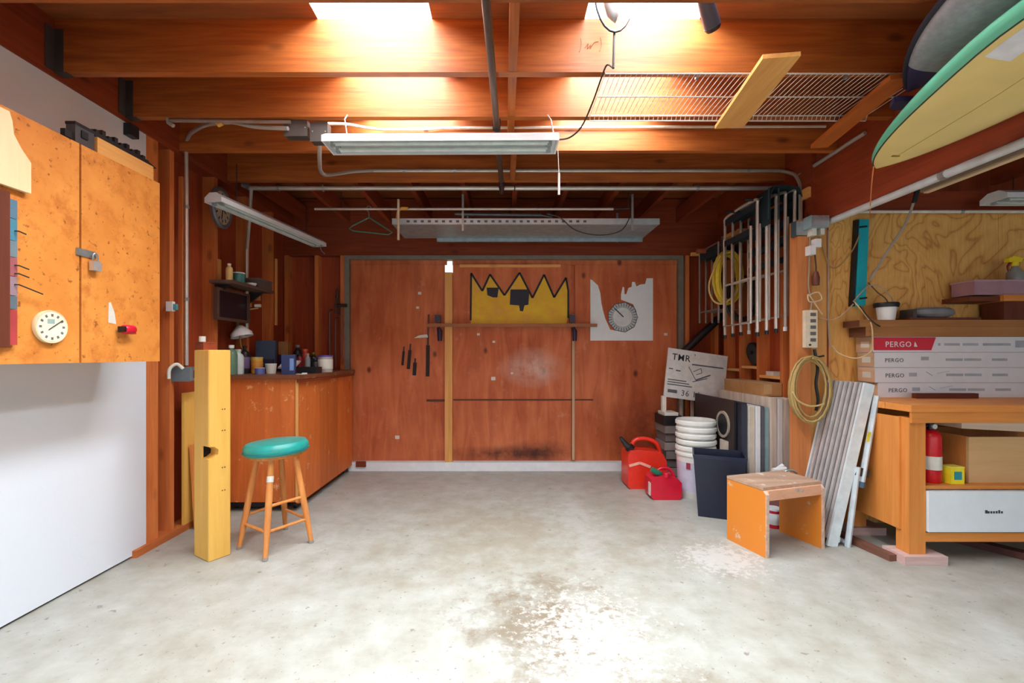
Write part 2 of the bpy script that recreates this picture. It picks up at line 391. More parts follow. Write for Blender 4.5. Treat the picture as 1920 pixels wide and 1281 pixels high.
# nail heads and paint flecks
bmx = BM()
for x, y, s in ((787, 550, 3), (783, 577, 2.5), (897, 627, 2.5), (926, 641, 2.5), (925, 710, 4), (745, 820, 4), (1248, 627, 3), (960, 700, 2)):
    box(bmx, X4(x - s), X4(x + s), 4.526, 4.5295, Z4(y + s * .8), Z4(y - s * .8))
stuff(obj('paint_fleck', bmx, OFFW, d1))

# rear right wall of the nook
wr = struct('wall_right', (XR, 3.8, 0))
Bx('plywood_sheet', REDPLY, wr, 2.195, 2.22, 3.10, 4.60, 0, 2.45)
for y in (3.42, 3.74, 4.02, 4.30): Bx('stud', STUD('z'), wr, 2.105, 2.194, y, y + .038, .0, 2.05, .003)
for y0, y1, z in ((3.46, 3.74, .96), (3.778, 4.02, 1.03), (4.058, 4.30, 1.0), (3.46, 3.74, .70), (3.778, 4.02, .72)):
    Bx('cubby_shelf', PALE('y'), wr, 2.106, 2.194, y0 + .001, y1 - .001, z, z + .022, .002)
# partition with the plywood sheet, and its end post
ply = None
def plymat():
    m, nt, bs = base('fir_plywood')
    mp = mapping(nt, (1.1, 1, .55)); n = noise(nt, mp.outputs[0], 2.0, 3, .5, .8)
    ml = N(nt, 'ShaderNodeMath', operation='MULTIPLY'); nt.links.new(n.outputs['Fac'], ml.inputs[0]); ml.inputs[1].default_value = 17
    fr = N(nt, 'ShaderNodeMath', operation='PINGPONG'); nt.links.new(ml.outputs[0], fr.inputs[0]); fr.inputs[1].default_value = .5
    mf = mapping(nt, (60, 60, 6)); nf = noise(nt, mf.outputs[0], 1, 5, .7)
    c = ramp(nt, fr.outputs[0], [(.0, lin((176, 104, 40))), (.12, lin((226, 166, 84))), (.5, lin((238, 186, 106)))]).outputs[0]
    c = mix(nt, .4, c, ramp(nt, nf.outputs['Fac'], [(.35, lin((204, 138, 62))), (.65, lin((240, 192, 112)))]).outputs[0])
    nt.links.new(c, bs.inputs['Base Color']); bs.inputs['Roughness'].default_value = .6; bump(nt, bs, nf.outputs['Fac'], .15, .004); return m
PLY = plymat()
wp = struct('wall_bay', (3, 3.1, 0))
Bx('plywood_sheet', PLY, wp, 2.17, 3.38, 3.102, 3.12, 0, 2.13, .001); Bx('plywood_sheet', PLY, wp, 3.383, 4.6, 3.102, 3.12, 0, 2.13, .001); Bx('plywood_sheet', PLY, wp, 4.603, 5.5, 3.102, 3.12, 0, 2.13)
Bx('top_plate', DK('x'), wp, 2.24, 5.5, 3.08, 3.17, 2.132, 2.26, .004); Bx('upper_sheet', REDPLY, wp, 2.24, 5.5, 3.171, 3.19, 2.1, 2.72)
Bx('end_post', wood('post_tan', (176, 100, 52), (214, 140, 82), 'z', .6, .6), wp, 1.965, 2.055, 3.03, 3.12, 0, 2.05, .005); Bx('end_post', PALE('z'), wp, 2.0565, 2.168, 3.045, 3.12, 0, 2.05, .005)
Bx('right_beam', DK('y'), wp, 2.15, 2.24, YF, 3.12, 2.052, 2.709, .005)
Bx('beam_extension', DK('y'), wp, 2.12, 2.23, 3.121, YB - .06, 2.06, 2.709, .005)
wf = struct('wall_far_right', (5.5, 1, 0)); Bx('plywood_sheet', DW, wf, 5.5, 5.53, YF, 3.2, 0, 2.72)
# open garage front behind the camera
wfr = struct('wall_front', (1.5, YF, 0))
Bx('door_header', DK('x'), wfr, -2.2, 5.5, YF - .09, YF - .001, 2.12, 2.72)
Bx('pier', OFFW, wfr, -2.4, -2.0, YF - .1, YF - .001, -.02, 2.119); Bx('pier', OFFW, wfr, 2.05, 2.35, YF - .1, YF - .001, -.02, 2.119); Bx('pier', OFFW, wfr, 5.1, 5.53, YF - .1, YF - .001, -.02, 2.119)

# ceiling
ce = struct('ceiling', (0, 2, 2.46))
RX = [(-2.25, SK[0][0]), (SK[0][1], SK[1][0]), (SK[1][1], 3.4), (3.402, 5.55)]
for a, b in RX:
    for y0, y1 in ((YF - .1, -1.2), (-1.198, .3), (.302, 1.52), (1.522, 2.74), (2.742, 4.62)): Bx('roof_sheet', SHEATH, ce, a, b, y0, y1, 2.71, 2.728)
for a, b in SK:
    Bx('roof_sheet', SHEATH, ce, a, b, YF - .1, SY0, 2.71, 2.728); Bx('roof_sheet', SHEATH, ce, a, b, SY1, 4.62, 2.71, 2.728)
JY = [-2.5, -2.09, -1.68, -1.27, -.85, -.43, 0.0, .42, .83, 1.245, 1.652, 2.105, 2.50, 2.915, 3.42]
for y in JY: Bx('joist', JX('x'), ce, -2.088, 2.148, y, y + .039, 2.462, 2.709, .004)
bmx = BM()
for st_ in ([(1086, 98), (1090, 86), (1089, 72)], [(1096, 90), (1103, 82), (1101, 92), (1108, 84), (1106, 92), (1114, 80), (1122, 78)], [(1126, 70), (1128, 84), (1124, 96)]): tube(bmx, smooth_pts([W(px, py, 2.1045) for px, py in st_], 3), .0022, 4)
obj('pencil_mark', bmx, plain('pencil', (120, 70, 30), .7), ce)
for a, b in zip(JY[9:], JY[10:]):
    if b == JY[-1]: continue
    Bx('blocking', JX('y'), ce, .022, .06, a + .0395, b - .0005, 2.464, 2.706, .003)
Bx('blocking', JX('y'), ce, .045, .083, 2.9545, 3.4195, 2.464, 2.706, .003)
for i in range(10): Bx('rafter', DK('y'), ce, -1.98 + .41 * i, -1.942 + .41 * i, 3.46, 4.509, 2.464, 2.60, .003)
for y in (2.105, 2.50):
    bmx = BM(); box(bmx, -2.087, -2.045, y - .003, y - .0005, 2.462, 2.66); box(bmx, -2.087, -2.084, y - .045, y - .003, 2.462, 2.66); box(bmx, -2.087, -2.03, y - .003, y + .04, 2.458, 2.4615)
    obj('joist_hanger', bmx, plain('hanger_steel', (74, 66, 64), .5, .2), ce)
for x in (2.75, 3.3, 3.85, 4.4, 4.95): Bx('bay_joist', DK('y'), ce, x, x + .04, YF, 3.079, 2.30, 2.50, .004)
Bx('bay_cross_beam', DK('x'), ce, 2.242, 5.49, 2.72, 2.76, 2.505, 2.70, .004)
Bx('bay_ledger', JX('y'), ce, 2.56, 2.60, YF, 2.5, 2.20, 2.28, .003)
# translucent skylights
def sky_mat():
    m, nt, bs = base('skylight_panel'); out = nt.nodes['Material Output']
    t = N(nt, 'ShaderNodeBsdfTransparent'); t.inputs[0].default_value = (.97, .98, 1, 1); d = N(nt, 'ShaderNodeBsdfTranslucent'); d.inputs[0].default_value = (.9, .93, .95, 1)
    mx = N(nt, 'ShaderNodeMixShader'); mx.inputs[0].default_value = .25
    nt.links.new(t.outputs[0], mx.inputs[1]); nt.links.new(d.outputs[0], mx.inputs[2]); nt.links.new(mx.outputs[0], out.inputs['Surface']); return m
SKM = sky_mat()
for i, (a, b) in enumerate(SK):
    w = struct('window_%d' % (i + 1), ((a + b) / 2, 1, 2.73))
    bmx = BM(); n = 48; prev = None
    for k in range(n + 1):
        x = a - .02 + (b - a + .04) * k / n; z = 2.835 + .012 * math.sin(k / n * 2 * PI * 8)
        cur = (bmx.verts.new((x, SY0 - .02, z)), bmx.verts.new((x, SY1 + .02, z)))
        if prev: bmx.faces.new((prev[0], cur[0], cur[1], prev[1]))
        prev = cur
    obj('skylight_panel', bmx, SKM, w, smooth=True)
    for nm, q in (('curb', (a - .035, a, SY0, SY1)), ('curb', (b, b + .035, SY0, SY1)), ('curb_end', (a - .035, b + .035, SY0 - .035, SY0)), ('curb_end', (a - .035, b + .035, SY1, SY1 + .035))):
        Bx(nm, PALE('y'), w, q[0], q[1], q[2], q[3], 2.729, 2.82)

# ================================================================== LEFT SIDE
# wall cabinet
XC = -1.80
cab = thing('wall_cabinet', 'orange birch plywood wall cabinet with hasp on the white wall', 'cabinet', (-1.95, 1.72, 1.12))
DY = [.605, 1.045, 1.485, 1.925, 2.37]
bmx = BM(); box(bmx, -2.098, XC - .02, DY[0], DY[0] + .018, 1.12, 2.04); box(bmx, -2.098, XC - .02, DY[-1] - .018, DY[-1], 1.12, 2.04)
box(bmx, -2.098, XC - .02, DY[0] + .018, DY[-1] - .018, 1.12, 1.138); box(bmx, -2.098, XC - .02, DY[0] + .018, DY[-1] - .018, 2.022, 2.04); box(bmx, -2.098, -2.09, DY[0] + .018, DY[-1] - .018, 1.138, 2.022)
obj('carcass', bmx, CAB, cab)
for a, b in zip(DY, DY[1:]): Bx('door', CAB, cab, XC - .019, XC, a + .006, b - (.004 if b < 2.3 else 0), 1.115, 2.045, .002)
h = PX(160, 477, XC)
hasp = Bx('hasp', GALV, cab, XC + .0005, XC + .006, h.y - .045, h.y + .045, 1.57, 1.60, .002)
bmx = BM(); tube(bmx, smooth_pts([(XC + .016, 1.968, 1.555), (XC + .016, 1.968, 1.582), (XC + .016, 1.98, 1.592), (XC + .016, 1.992, 1.582), (XC + .016, 1.992, 1.555)], 4), .003)
pk = thing('padlock', 'small silver padlock hanging from the cabinet hasp', 'padlock', (XC + .016, 1.98, 1.52))
obj('shackle', bmx, GALV, pk, True); Bx('body', plain('lock_steel', (210, 208, 204), .3, .6), pk, XC + .006, XC + .026, 1.96, 2.0, 1.515, 1.556, .004)
# thermometer
t = PX(90, 613, XC); th = thing('wall_thermometer', 'round cream dial thermometer on the cabinet door', 'thermometer', (XC, t.y, t.z - .065))
RY = Matrix.Rotation(R(90), 4, 'Y')
obj('case', lathe(BM(), [(0, .001), (.064, .001), (.066, .01), (.064, .017), (.060, .015), (0, .015)], (XC, t.y, t.z), 28, RY), plain('cream', (226, 212, 172), .5), th, True)
obj('dial', lathe(BM(), [(0, .0155), (.058, .0155), (.058, .0165), (0, .0165)], (XC, t.y, t.z), 28, RY), plain('dial_white', (238, 230, 202), .5), th)
bmx = BM()
for k in range(12):
    a = 2 * PI * k / 12; q = Matrix.Translation((XC + .017, t.y, t.z)) @ Matrix.Rotation(a, 4, 'X'); box(bmx, 0, .0008, -.004, .004, .041, .051, q)
obj('numerals', bmx, plain('dial_grey', (110, 104, 96), .6), th)
obj('needle', bar(BM(), (XC + .019, t.y - .015, t.z - .012), (XC + .019, t.y + .04, t.z + .028), .004, .0015), INK, th)
Bx('weather_badge', plain('badge_green', (150, 170, 160), .6), th, XC + .0166, XC + .0172, t.y - .018, t.y + .01, t.z + .012, t.z + .03)
# red clip light
r = PX(228, 618, XC); rl = thing('clip_light', 'small crimson clip lamp stuck to the right cabinet door', 'lamp', (XC, r.y, r.z - .02))
obj('body', lathe(BM(), [(0, -.03), (.016, -.03), (.022, -.02), (.022, .022), (.018, .03), (0, .03)], (XC + .028, r.y + .006, r.z), 16, Matrix.Rotation(R(90), 4, 'X')), CRIM, rl, True)
Bx('switch', BLACK, rl, XC + .012, XC + .044, r.y - .036, r.y - .025, r.z - .012, r.z + .012, .003)
Bx('mount', BLACK, rl, XC + .0005, XC + .008, r.y - .02, r.y + .025, r.z - .014, r.z + .014, .002)
Bx('clip', CRIM, rl, XC + .02, XC + .028, r.y + .036, r.y + .052, r.z - .02, r.z - .014)
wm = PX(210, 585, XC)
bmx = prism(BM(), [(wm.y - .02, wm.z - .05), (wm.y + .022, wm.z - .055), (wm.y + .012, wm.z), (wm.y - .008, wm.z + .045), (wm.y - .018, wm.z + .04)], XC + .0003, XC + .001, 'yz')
obj('white_streak', bmx, OFFW, cab)  # off-white streak shape laid on the door above the clip light
# cutting board
bmx = BM(); a = XC + .004
prism(bmx, [(1.35, 1.755), (1.705, 1.755), (1.705, 1.87), (1.67, 1.91), (1.645, 1.95), (1.64, 1.995), (1.63, 2.025), (1.48, 2.025), (1.44, 1.95), (1.35, 1.91)], a, a + .018, 'yz')
tag(obj('cutting_board', bmx, MAPLE, bev=.003), 'pale wooden paddle board hanging at the top of the cabinet door', 'board')
# magnetic strip with bits
ts = thing('tool_rail', 'dark wooden rail with blue and red strip below the paddle board', 'tool rail', (XC, 1.6, 1.17))
Bx('backing', wood('walnut', (84, 40, 26), (110, 56, 36), 'z', .6, 0), ts, XC + .001, XC + .022, 1.58, 1.632, 1.175, 1.735, .002)
zz = 1.185
for k, (hh, cc) in enumerate(((.13, (170, 62, 62)), (.05, (92, 108, 116)), (.07, (150, 126, 134)), (.07, (160, 92, 96)), (.06, (110, 130, 138)), (.08, (70, 130, 150)), (.07, (84, 120, 140)))):
    Bx('strip', plain('strip%d' % k, cc, .5), ts, XC + .001, XC + .018, 1.634, 1.66, zz, zz + hh - .002, .001); zz += hh
for z, L in ((1.405, .08), (1.445, .03), (1.475, .03), (1.60, .02)): obj('hook', tube(BM(), [(XC + .019, 1.65, z), (XC + .03, 1.655, z), (XC + .035, 1.655 + L, z - L * .3)], .0025, 6), DARKMET, ts)
# on top of the cabinet
Bx_ = lambda *a, **k: Bx(*a, **k)
tb = thing('tool_case', 'dark grey tool case on top of the wall cabinet', 'case', (-1.9, 1.98, 2.04))
Bx('body', plain('case_grey', (72, 70, 72), .5), tb, -1.87, -1.83, 1.935, 2.025, 2.046, 2.135, .006); Bx('latch', BLACK, tb, -1.8295, -1.824, 1.96, 1.99, 2.09, 2.12, .001); Bx('lid', BLACK, tb, -1.872, -1.828, 1.933, 2.027, 2.1355, 2.147, .004)
Bx('handle', BLACK, tb, -1.86, -1.84, 1.90, 1.9345, 2.07, 2.10, .006)
bmx = BM(); box(bmx, -1.87, -1.832, 2.03, 2.34, 2.128, 2.15)
for k in range(9): box(bmx, -1.87, -1.832, 2.035 + .033 * k, 2.053 + .033 * k, 2.15, 2.163 + .012 * (k % 2))
jp = thing('hand_plane', 'black ridged tool lying on a wood block above the cabinet', 'tool', (-1.88, 2.17, 2.125))
obj('body', bmx, BLACK, jp, bev=.002); obj('tip', prism(BM(), [(2.34, 2.128), (2.34, 2.148), (2.40, 2.134)], -1.865, -1.837, 'yz'), BLACK, jp)
tag(Bx('wood_block', PALE('y'), None, -1.905, -1.825, 2.035, 2.36, 2.0455, 2.1275, .004), 'short orange wood offcut lying on top of the cabinet', 'wood block')
tag(Bx('black_bracket', BLACK, None, -2.0995, -2.06, 2.50, 2.56, 2.365, 2.43, .006), 'small black bracket on white wall under the beam', 'bracket')

# freestanding post (with a D-shaped notch through the corner)
A = Vector((-1.633, 2.506, 0)); ang = math.atan2(.101, .063)
Mp = Matrix.Translation(A) @ Matrix.Rotation(ang, 4, 'Z')
bmx = BM(); box(bmx, 0, .118, 0, .165, 0, 1.176); bmesh.ops.bevel(bmx, geom=bmx.edges[:], offset=.004, segments=1, affect='EDGES')
bmesh.ops.recalc_face_normals(bmx, faces=bmx.faces[:])
pm = bpy.data.meshes.new('p'); bmx.to_mesh(pm); bmx.free(); po = bpy.data.objects.new('p', pm); COL.objects.link(po)
bmx = BM(); prism(bmx, [(-.06, .645), (.03, .635), (.052, .615), (.05, .588), (.02, .568), (-.06, .565)], -.05, .075)
bmesh.ops.recalc_face_normals(bmx, faces=bmx.faces[:])
cm = bpy.data.meshes.new('c'); bmx.to_mesh(cm); bmx.free(); co = bpy.data.objects.new('c', cm); COL.objects.link(co)
md = po.modifiers.new('b', 'BOOLEAN'); md.object = co; md.operation = 'DIFFERENCE'; md.solver = 'EXACT'
dg = bpy.context.evaluated_depsgraph_get(); me = bpy.data.meshes.new_from_object(po.evaluated_get(dg))
for o_ in (po, co): bpy.data.objects.remove(o_)
bmx = BM(); bmx.from_mesh(me); bmx.transform(Mp)
post = thing('timber_post', 'yellow freestanding timber post with a dark notch in its edge', 'post', (A.x, A.y + .1, 0))
obj('timber', bmx, YEL('z'), post)
bmx = BM(); prism(bmx, [(.008, .637), (.03, .63), (.047, .612), (.045, .59), (.02, .573), (.008, .572)], .0735, .0745, M=Mp)
obj('notch_back', bmx, plain('notch_black', (20, 14, 12), .9), post)  # near-black sheet inside the notch, its darkness put in as colour
bmx = BM()
for z in (.84, .72, .51, .38):
    for dx in (.072, .085): lathe(bmx, [(0, -.0008), (.004, -.0008), (.004, .001), (0, .001)], Mp @ Vector((dx, -.0004, z + .0)), 8, Matrix.Rotation(ang, 4, 'Z') @ Matrix.Rotation(R(90), 4, 'X'))
stuff(obj('screw_holes', bmx, plain('hole', (120, 84, 30), .8), post))

# stool
SC = Vector((-1.375, 2.743, 0)); st = thing('bar_stool', 'oak stool with a padded teal vinyl seat beside the yellow post', 'stool', SC)
Mt = Matrix.Translation(SC + Vector((0, 0, .560))) @ Matrix.Rotation(R(-3), 4, 'Y')
obj('seat', lathe(BM(), [(0, 0), (.172, 0), (.178, .012), (.182, .03), (.178, .048), (.165, .064), (.12, .072), (0, .074)], (0, 0, 0), 32, Mt), TEAL, st, True)
obj('seat_band', lathe(BM(), [(.179, .010), (.1845, .012), (.1845, .02), (.179, .022)], (0, 0, 0), 32, Mt), plain('teal_band', (20, 120, 116), .4), st, True)
obj('seat_plate', lathe(BM(), [(0, -.02), (.15, -.02), (.15, -.0005), (0, -.0005)], (0, 0, .0), 24, Mt), OAK, st)
tips = []
for k, (fx, fy) in enumerate(((-1.566, 2.678), (-1.331, 2.526), (-1.176, 2.769), (-1.436, 2.98))):
    b = Vector((fx, fy, .0)); d = b - SC; tp = SC + d.normalized() * .105 + Vector((0, 0, .545)); tips.append((b, tp))
    lg = obj('leg', tube(BM(), [b + (tp - b) * q for q in (.03, .3, .6, 1)], [.013, .018, .019, .016], 12), OAK, st, True)
    obj('foot_tip', tube(BM(), [b + Vector((0, 0, .0005)), b + (tp - b) * .0295], .0155, 10), plain('tip_grey', (150, 140, 128), .6), lg)
    if k == 1: obj('price_sticker', tube(BM(), [b + (tp - b) * .76, b + (tp - b) * .82], .0192, 12, cap=False), OFFW, lg)
for k, f in enumerate((.27, .40, .27, .36)):
    a0, a1 = tips[k]; b0, b1 = tips[(k + 1) % 4]
    for g in ((f - .0,) if k != 1 else (.27, .52)):
        obj('rung', tube(BM(), [a0 + (a1 - a0) * g, b0 + (b1 - b0) * g], .009, 8), OAK, st, True)

# workbench with casters
wbn = thing('workbench', 'reddish plywood workbench on casters along the left rear wall', 'workbench', (-1.8, 3.9, 0))
Bx('front_panel', BENCHPLY, wbn, -2.06, -1.515, 3.30, 3.318, .075, .968, .003)
for a, b in ((3.319, 3.70), (3.704, 4.10), (4.104, 4.48)): Bx('door', BENCHPLY, wbn, -1.518, -1.50, a, b, .06, .955, .003)
Bx('side_frame', BENCHPLY, wbn, -2.06, -1.519, 3.3185, 4.48, .08, .14); Bx('back_panel', BENCHPLY, wbn, -2.06, -2.045, 3.3185, 4.48, .14, .968)
Bx('corner_trim', PALE('z'), wbn, -1.514, -1.496, 3.292, 3.3, .075, .965, .002)
Bx('worktop', wood('worktop', (104, 58, 36), (150, 92, 60), 'x', .5, .3, 8, (176, 132, 100)), wbn, -2.085, -1.475, 3.27, 4.49, .97, 1.0, .004)
Bx('edge_strip', DK('y'), wbn, -1.5, -1.478, 3.28, 4.48, .945, .969, .002)
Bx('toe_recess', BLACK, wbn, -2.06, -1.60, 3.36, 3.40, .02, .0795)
for x, y in ((-1.56, 3.40), (-1.56, 4.40), (-2.0, 3.40), (-2.0, 4.40)):
    c = obj('caster', lathe(BM(), [(0, -.012), (.026, -.012), (.028, 0), (.026, .012), (0, .012)], (x, y, .029), 14, RY), BLACK, wbn, True)
    obj('fork', box(BM(), x - .022, x + .022, y - .02, y + .02, .054, .0585), GALV, c)
tag(Bx('plywood_offcut', YEL('z'), None, -2.098, -2.08, 2.95, 3.22, .041, .90, .003, Matrix.Translation((.0, 0, 0))), 'tan plywood offcut standing on the plate behind the yellow post', 'board')
tag(obj('plywood_offcut', bar(BM(), (-2.03, 3.1, .002), (-2.062, 3.1, .55), .24, .016, (1, 0, 0)), OAK), 'short brown board leaning on wall behind the yellow post', 'board')

# ---- electrics on the left wall
cL = smooth_pts([W(540, 241, 2.52), W(480, 238, 2.56), W(440, 230, 2.60), W(420, 230, 2.62), W(385, 235, 2.72), W(358, 250, 2.86), W(349, 268, 2.94)], 6) + [Vector((-2.062, 2.945, 2.2)), Vector((-2.062, 2.945, 1.08))]
ct = thing('electrical_conduit', 'grey conduit bending from the beam down the left wall to an outlet box', 'conduit', (-2.062, 2.945, 1.08))
obj('pipe', tube(BM(), cL, .0115, 8), CONDUIT, ct, True)
for z in (1.5, 2.1): obj('strap', tube(BM(), [(-2.062, 2.945, z), (-2.062, 2.945, z + .02)], .015, 8), GALV, ct)
Bx('strap_block', STUD('z'), ct, -2.1015, -2.076, 2.925, 2.965, 1.06, 2.30)
ob = thing('outlet_box', 'blue grey metal outlet box at bench height on the left wall', 'outlet box', (-2.03, 2.92, .99))
Bx('box', plain('steel_blue', (116, 136, 146), .4, .4), ob, -2.10, -1.98, 2.86, 2.97, .98, 1.07, .004); Bx('cover', GALV, ob, -1.9795, -1.976, 2.865, 2.965, .985, 1.065, .001)
bmx = BM(); box(bmx, -1.9755, -1.972, 2.885, 2.91, 1.0, 1.05); box(bmx, -1.9755, -1.972, 2.925, 2.95, 1.0, 1.05); obj('socket', bmx, BLACK, ob)
obj('plug_cord', tube(BM(), smooth_pts([(-2.02, 2.855, 1.06), (-2.05, 2.84, 1.09), (-2.08, 2.82, 1.06), (-2.085, 2.82, 1.0)], 5), .01, 8), OFFW, ob, True)
sw = W(346, 567, 2.83); s_ = thing('wall_outlet', 'small white outlet with teal plug beside the conduit', 'outlet', (sw.x, 2.83, sw.z - .05))
Bx('plate', WHITE, s_, -2.10, -2.06, 2.815, 2.84, 1.42, 1.48, .002); Bx('plug', plain('plug_teal', (80, 150, 160), .4), s_, -2.0595, -2.04, 2.82, 2.838, 1.43, 1.465, .003)
# conduit loop A (long bar under joist 4, with the drop behind the lamp)
ca = thing('electrical_conduit', 'long straight grey conduit spanning under the rear joists', 'conduit', (0, 3.49, 2.38))
yA = 3.49; zA = W(0, 353, yA).z; xa0, xa1 = W(466, 353, yA).x, W(1480, 353, yA).x
obj('pipe', tube(BM(), [(xa0, yA, zA), (xa1, yA, zA)], .0165, 10), CONDUIT, ca, True)
for px in (522, 1307): obj('coupling', tube(BM(), [W(px - 2, 353, yA), W(px + 3, 353, yA)], .0205, 10), GALV, ca, True)
obj('elbow', tube(BM(), [W(455, 346, yA), W(470, 353, yA)], .02, 8), GALV, ca, True)
for px in (606, 965): obj('hanger_ring', tube(BM(), [W(px, 353, yA) + Vector((0, .024 * math.cos(a), .024 * math.sin(a))) for a in [k * PI / 5 for k in range(10)]], .004, 6, True), DARKMET if px > 700 else CONDUIT, ca, True)
dpz = tube(BM(), [W(471, 356, yA), W(469, 400, yA), (-2.075, 3.66, 2.0), (-2.075, 3.66, 1.3)], .0125, 8)
obj('drop_pipe', dpz, CONDUIT, ca, True)
for px in (700, 1300): obj('hanger_rod', tube(BM(), [W(px, 350, yA), (W(px, 350, yA).x, yA, 2.463)], .003, 6), DARKMET, ca)
# conduit B on joist 4, from the lower junction box and bending down at the right
yB_ = 3.405
cbp = smooth_pts([W(599, 262, 2.60), W(599, 300, 2.75), W(602, 322, 2.95), W(616, 328, 3.1), W(660, 322, 3.3), W(700, 320, yB_)], 5) + [W(1460, 320, yB_)] + smooth_pts([W(1468, 321, 3.36), W(1490, 328, 3.3), W(1500, 345, 3.24)], 4)[0:] + [W(1501, 372, 3.2), W(1501, 415, 3.08)]
cb = thing('electrical_conduit', 'thin grey conduit running along the fourth joist from the lower junction box', 'conduit', W(599, 262, 2.6))
obj('pipe', tube(BM(), cbp, .0125, 8), CONDUIT, cb, True)
for px in (755, 850, 1400): obj('strap', tube(BM(), [W(px, 320, yB_), W(px + 5, 320, yB_)], .0155, 8), GALV, cb)
# conduit C on joist 3
yC = 2.90; cc_ = thing('electrical_conduit', 'pale thin conduit along the third joist behind the lamp', 'conduit', W(900, 239, yC))
cp = smooth_pts([W(612, 232, 2.6), W(650, 233, 2.72), W(690, 240, 2.84), W(720, 243, 2.895)], 5) + [W(800, 243, 2.897), W(830, 240, yC), W(1548, 237, yC)]
obj('pipe', tube(BM(), cp, .009, 8), plain('pale_conduit', (222, 210, 190), .4, .3), cc_, True)
obj('clip', tube(BM(), [W(795, 243, 2.897), W(803, 243, 2.897)], .012, 8), GALV, cc_)
# conduit D short under joist 2
cdn = thing('electrical_conduit', 'short dull conduit fixed under the left end of the second joist', 'conduit', W(430, 228, 2.52))
obj('pipe', tube(BM(), [W(318, 226, 2.52), W(545, 229, 2.52)], .010, 8), plain('dull_conduit', (150, 128, 116), .5, .4), cdn, True)
obj('end_fitting', tube(BM(), [W(314, 218, 2.52), W(316, 230, 2.52), W(325, 236, 2.52)], .011, 8), CONDUIT, cdn, True)
obj('tape_wrap', tube(BM(), [W(407, 233, 2.60), W(416, 229, 2.60)], .018, 8), plain('tape_yellow', (222, 160, 66), .6), cdn)
# junction boxes
for (x0, x1, y0, y1, lb) in ((533, 575, 224, 254, 'dark grey junction box under joist two, left of the pair'), (582, 613, 228, 264, 'dark grey junction box nearest the hanging shop light')):
    p0 = W(x0, y1, 2.53); p1 = W(x1, y0, 2.53); jb = thing('junction_box', lb, 'junction box', (p0.x, 2.55, p0.z))
    Bx('box', plain('jb_grey', (84, 78, 74), .5, .3), jb, p0.x, p1.x, 2.535, 2.59, p0.z, min(p1.z, 2.461), .003); Bx('cover', plain('jb_cover', (96, 90, 86), .5, .3), jb, p0.x - .003, p1.x + .003, 2.531, 2.5345, p0.z - .003, min(p1.z, 2.458), .001)
    bmx = BM()
    for sx in (p0.x + .01, p1.x - .01): lathe(bmx, [(0, 0), (.004, 0), (.003, .002), (0, .003)], (sx, 2.531, (p0.z + p1.z) / 2), 8, Matrix.Rotation(R(90), 4, 'X'))
    obj('screw', bmx, GALV, jb)
# conduit along the right beam
cr_ = thing('electrical_conduit', 'thick white conduit along the bottom edge of the right beam', 'conduit', (2.14, 2, 2.03))
obj('pipe', tube(BM(), [(2.15, -.8, 2.028), (2.15, 3.0, 2.028)], .021, 10), plain('white_conduit', (206, 212, 214), .4, .2), cr_, True)
for y in (.6, 1.4, 2.2): obj('strap', tube(BM(), [(2.15, y, 2.028), (2.15, y + .03, 2.028)], .0235, 10), GALV, cr_)
ce2 = thing('electrical_conduit', 'short grey conduit high on the inner face of the right beam', 'conduit', W(1560, 288, 2.7))
pa = PX(1500, 328, 2.135); pb = PX(1622, 249, 2.135)
obj('pipe', tube(BM(), [pa, pb], .012, 8), CONDUIT, ce2, True); obj('coupling', tube(BM(), [pa, pa + (pb - pa) * .06], .017, 8), GALV, ce2, True)
jr = thing('junction_box', 'pale blue metal junction box on top of the partition post', 'junction box', (2.02, 3.0, 2.0))
p0 = W(1511, 430, 3.0); p1 = W(1545, 408, 3.0)
Bx('box', plain('jb_blue', (150, 176, 182), .4, .4), jr, p0.x, p1.x, 2.95, 3.028, p0.z, p1.z, .004); Bx('cover', GALV, jr, p0.x + .003, p1.x - .003, 2.945, 2.9495, p0.z + .003, p1.z - .003, .001)
jr2 = thing('junction_box', 'dark teal junction box left of the pale one at the post', 'junction box', (1.93, 3.05, 1.97))
p0 = W(1488, 444, 3.05); p1 = W(1510, 416, 3.05)
Bx('box', plain('jb_dark', (70, 92, 98), .5, .3), jr2, p0.x, p1.x, 3.03, 3.08, p0.z, p1.z, .004); Bx('cover', GALV, jr2, p0.x + .004, p1.x - .004, 3.026, 3.0295, p0.z + .004, p1.z - .004, .001)
cw = thing('electrical_conduit', 'white conduit across the top of the right plywood wall', 'conduit', W(1700, 397, 3.07))
obj('pipe', tube(BM(), [W(1585, 397, 3.065), W(2050, 397, 3.065)], .011, 8), plain('bright_conduit', (232, 226, 214), .4, .1), cw, True); obj('end_fitting', tube(BM(), [W(1580, 389, 3.065), W(1585, 397, 3.065)], .016, 8), CONDUIT, cw, True)
obj('strap', tube(BM(), [W(1800, 397, 3.065), W(1806, 397, 3.065)], .014, 8), GALV, cw)

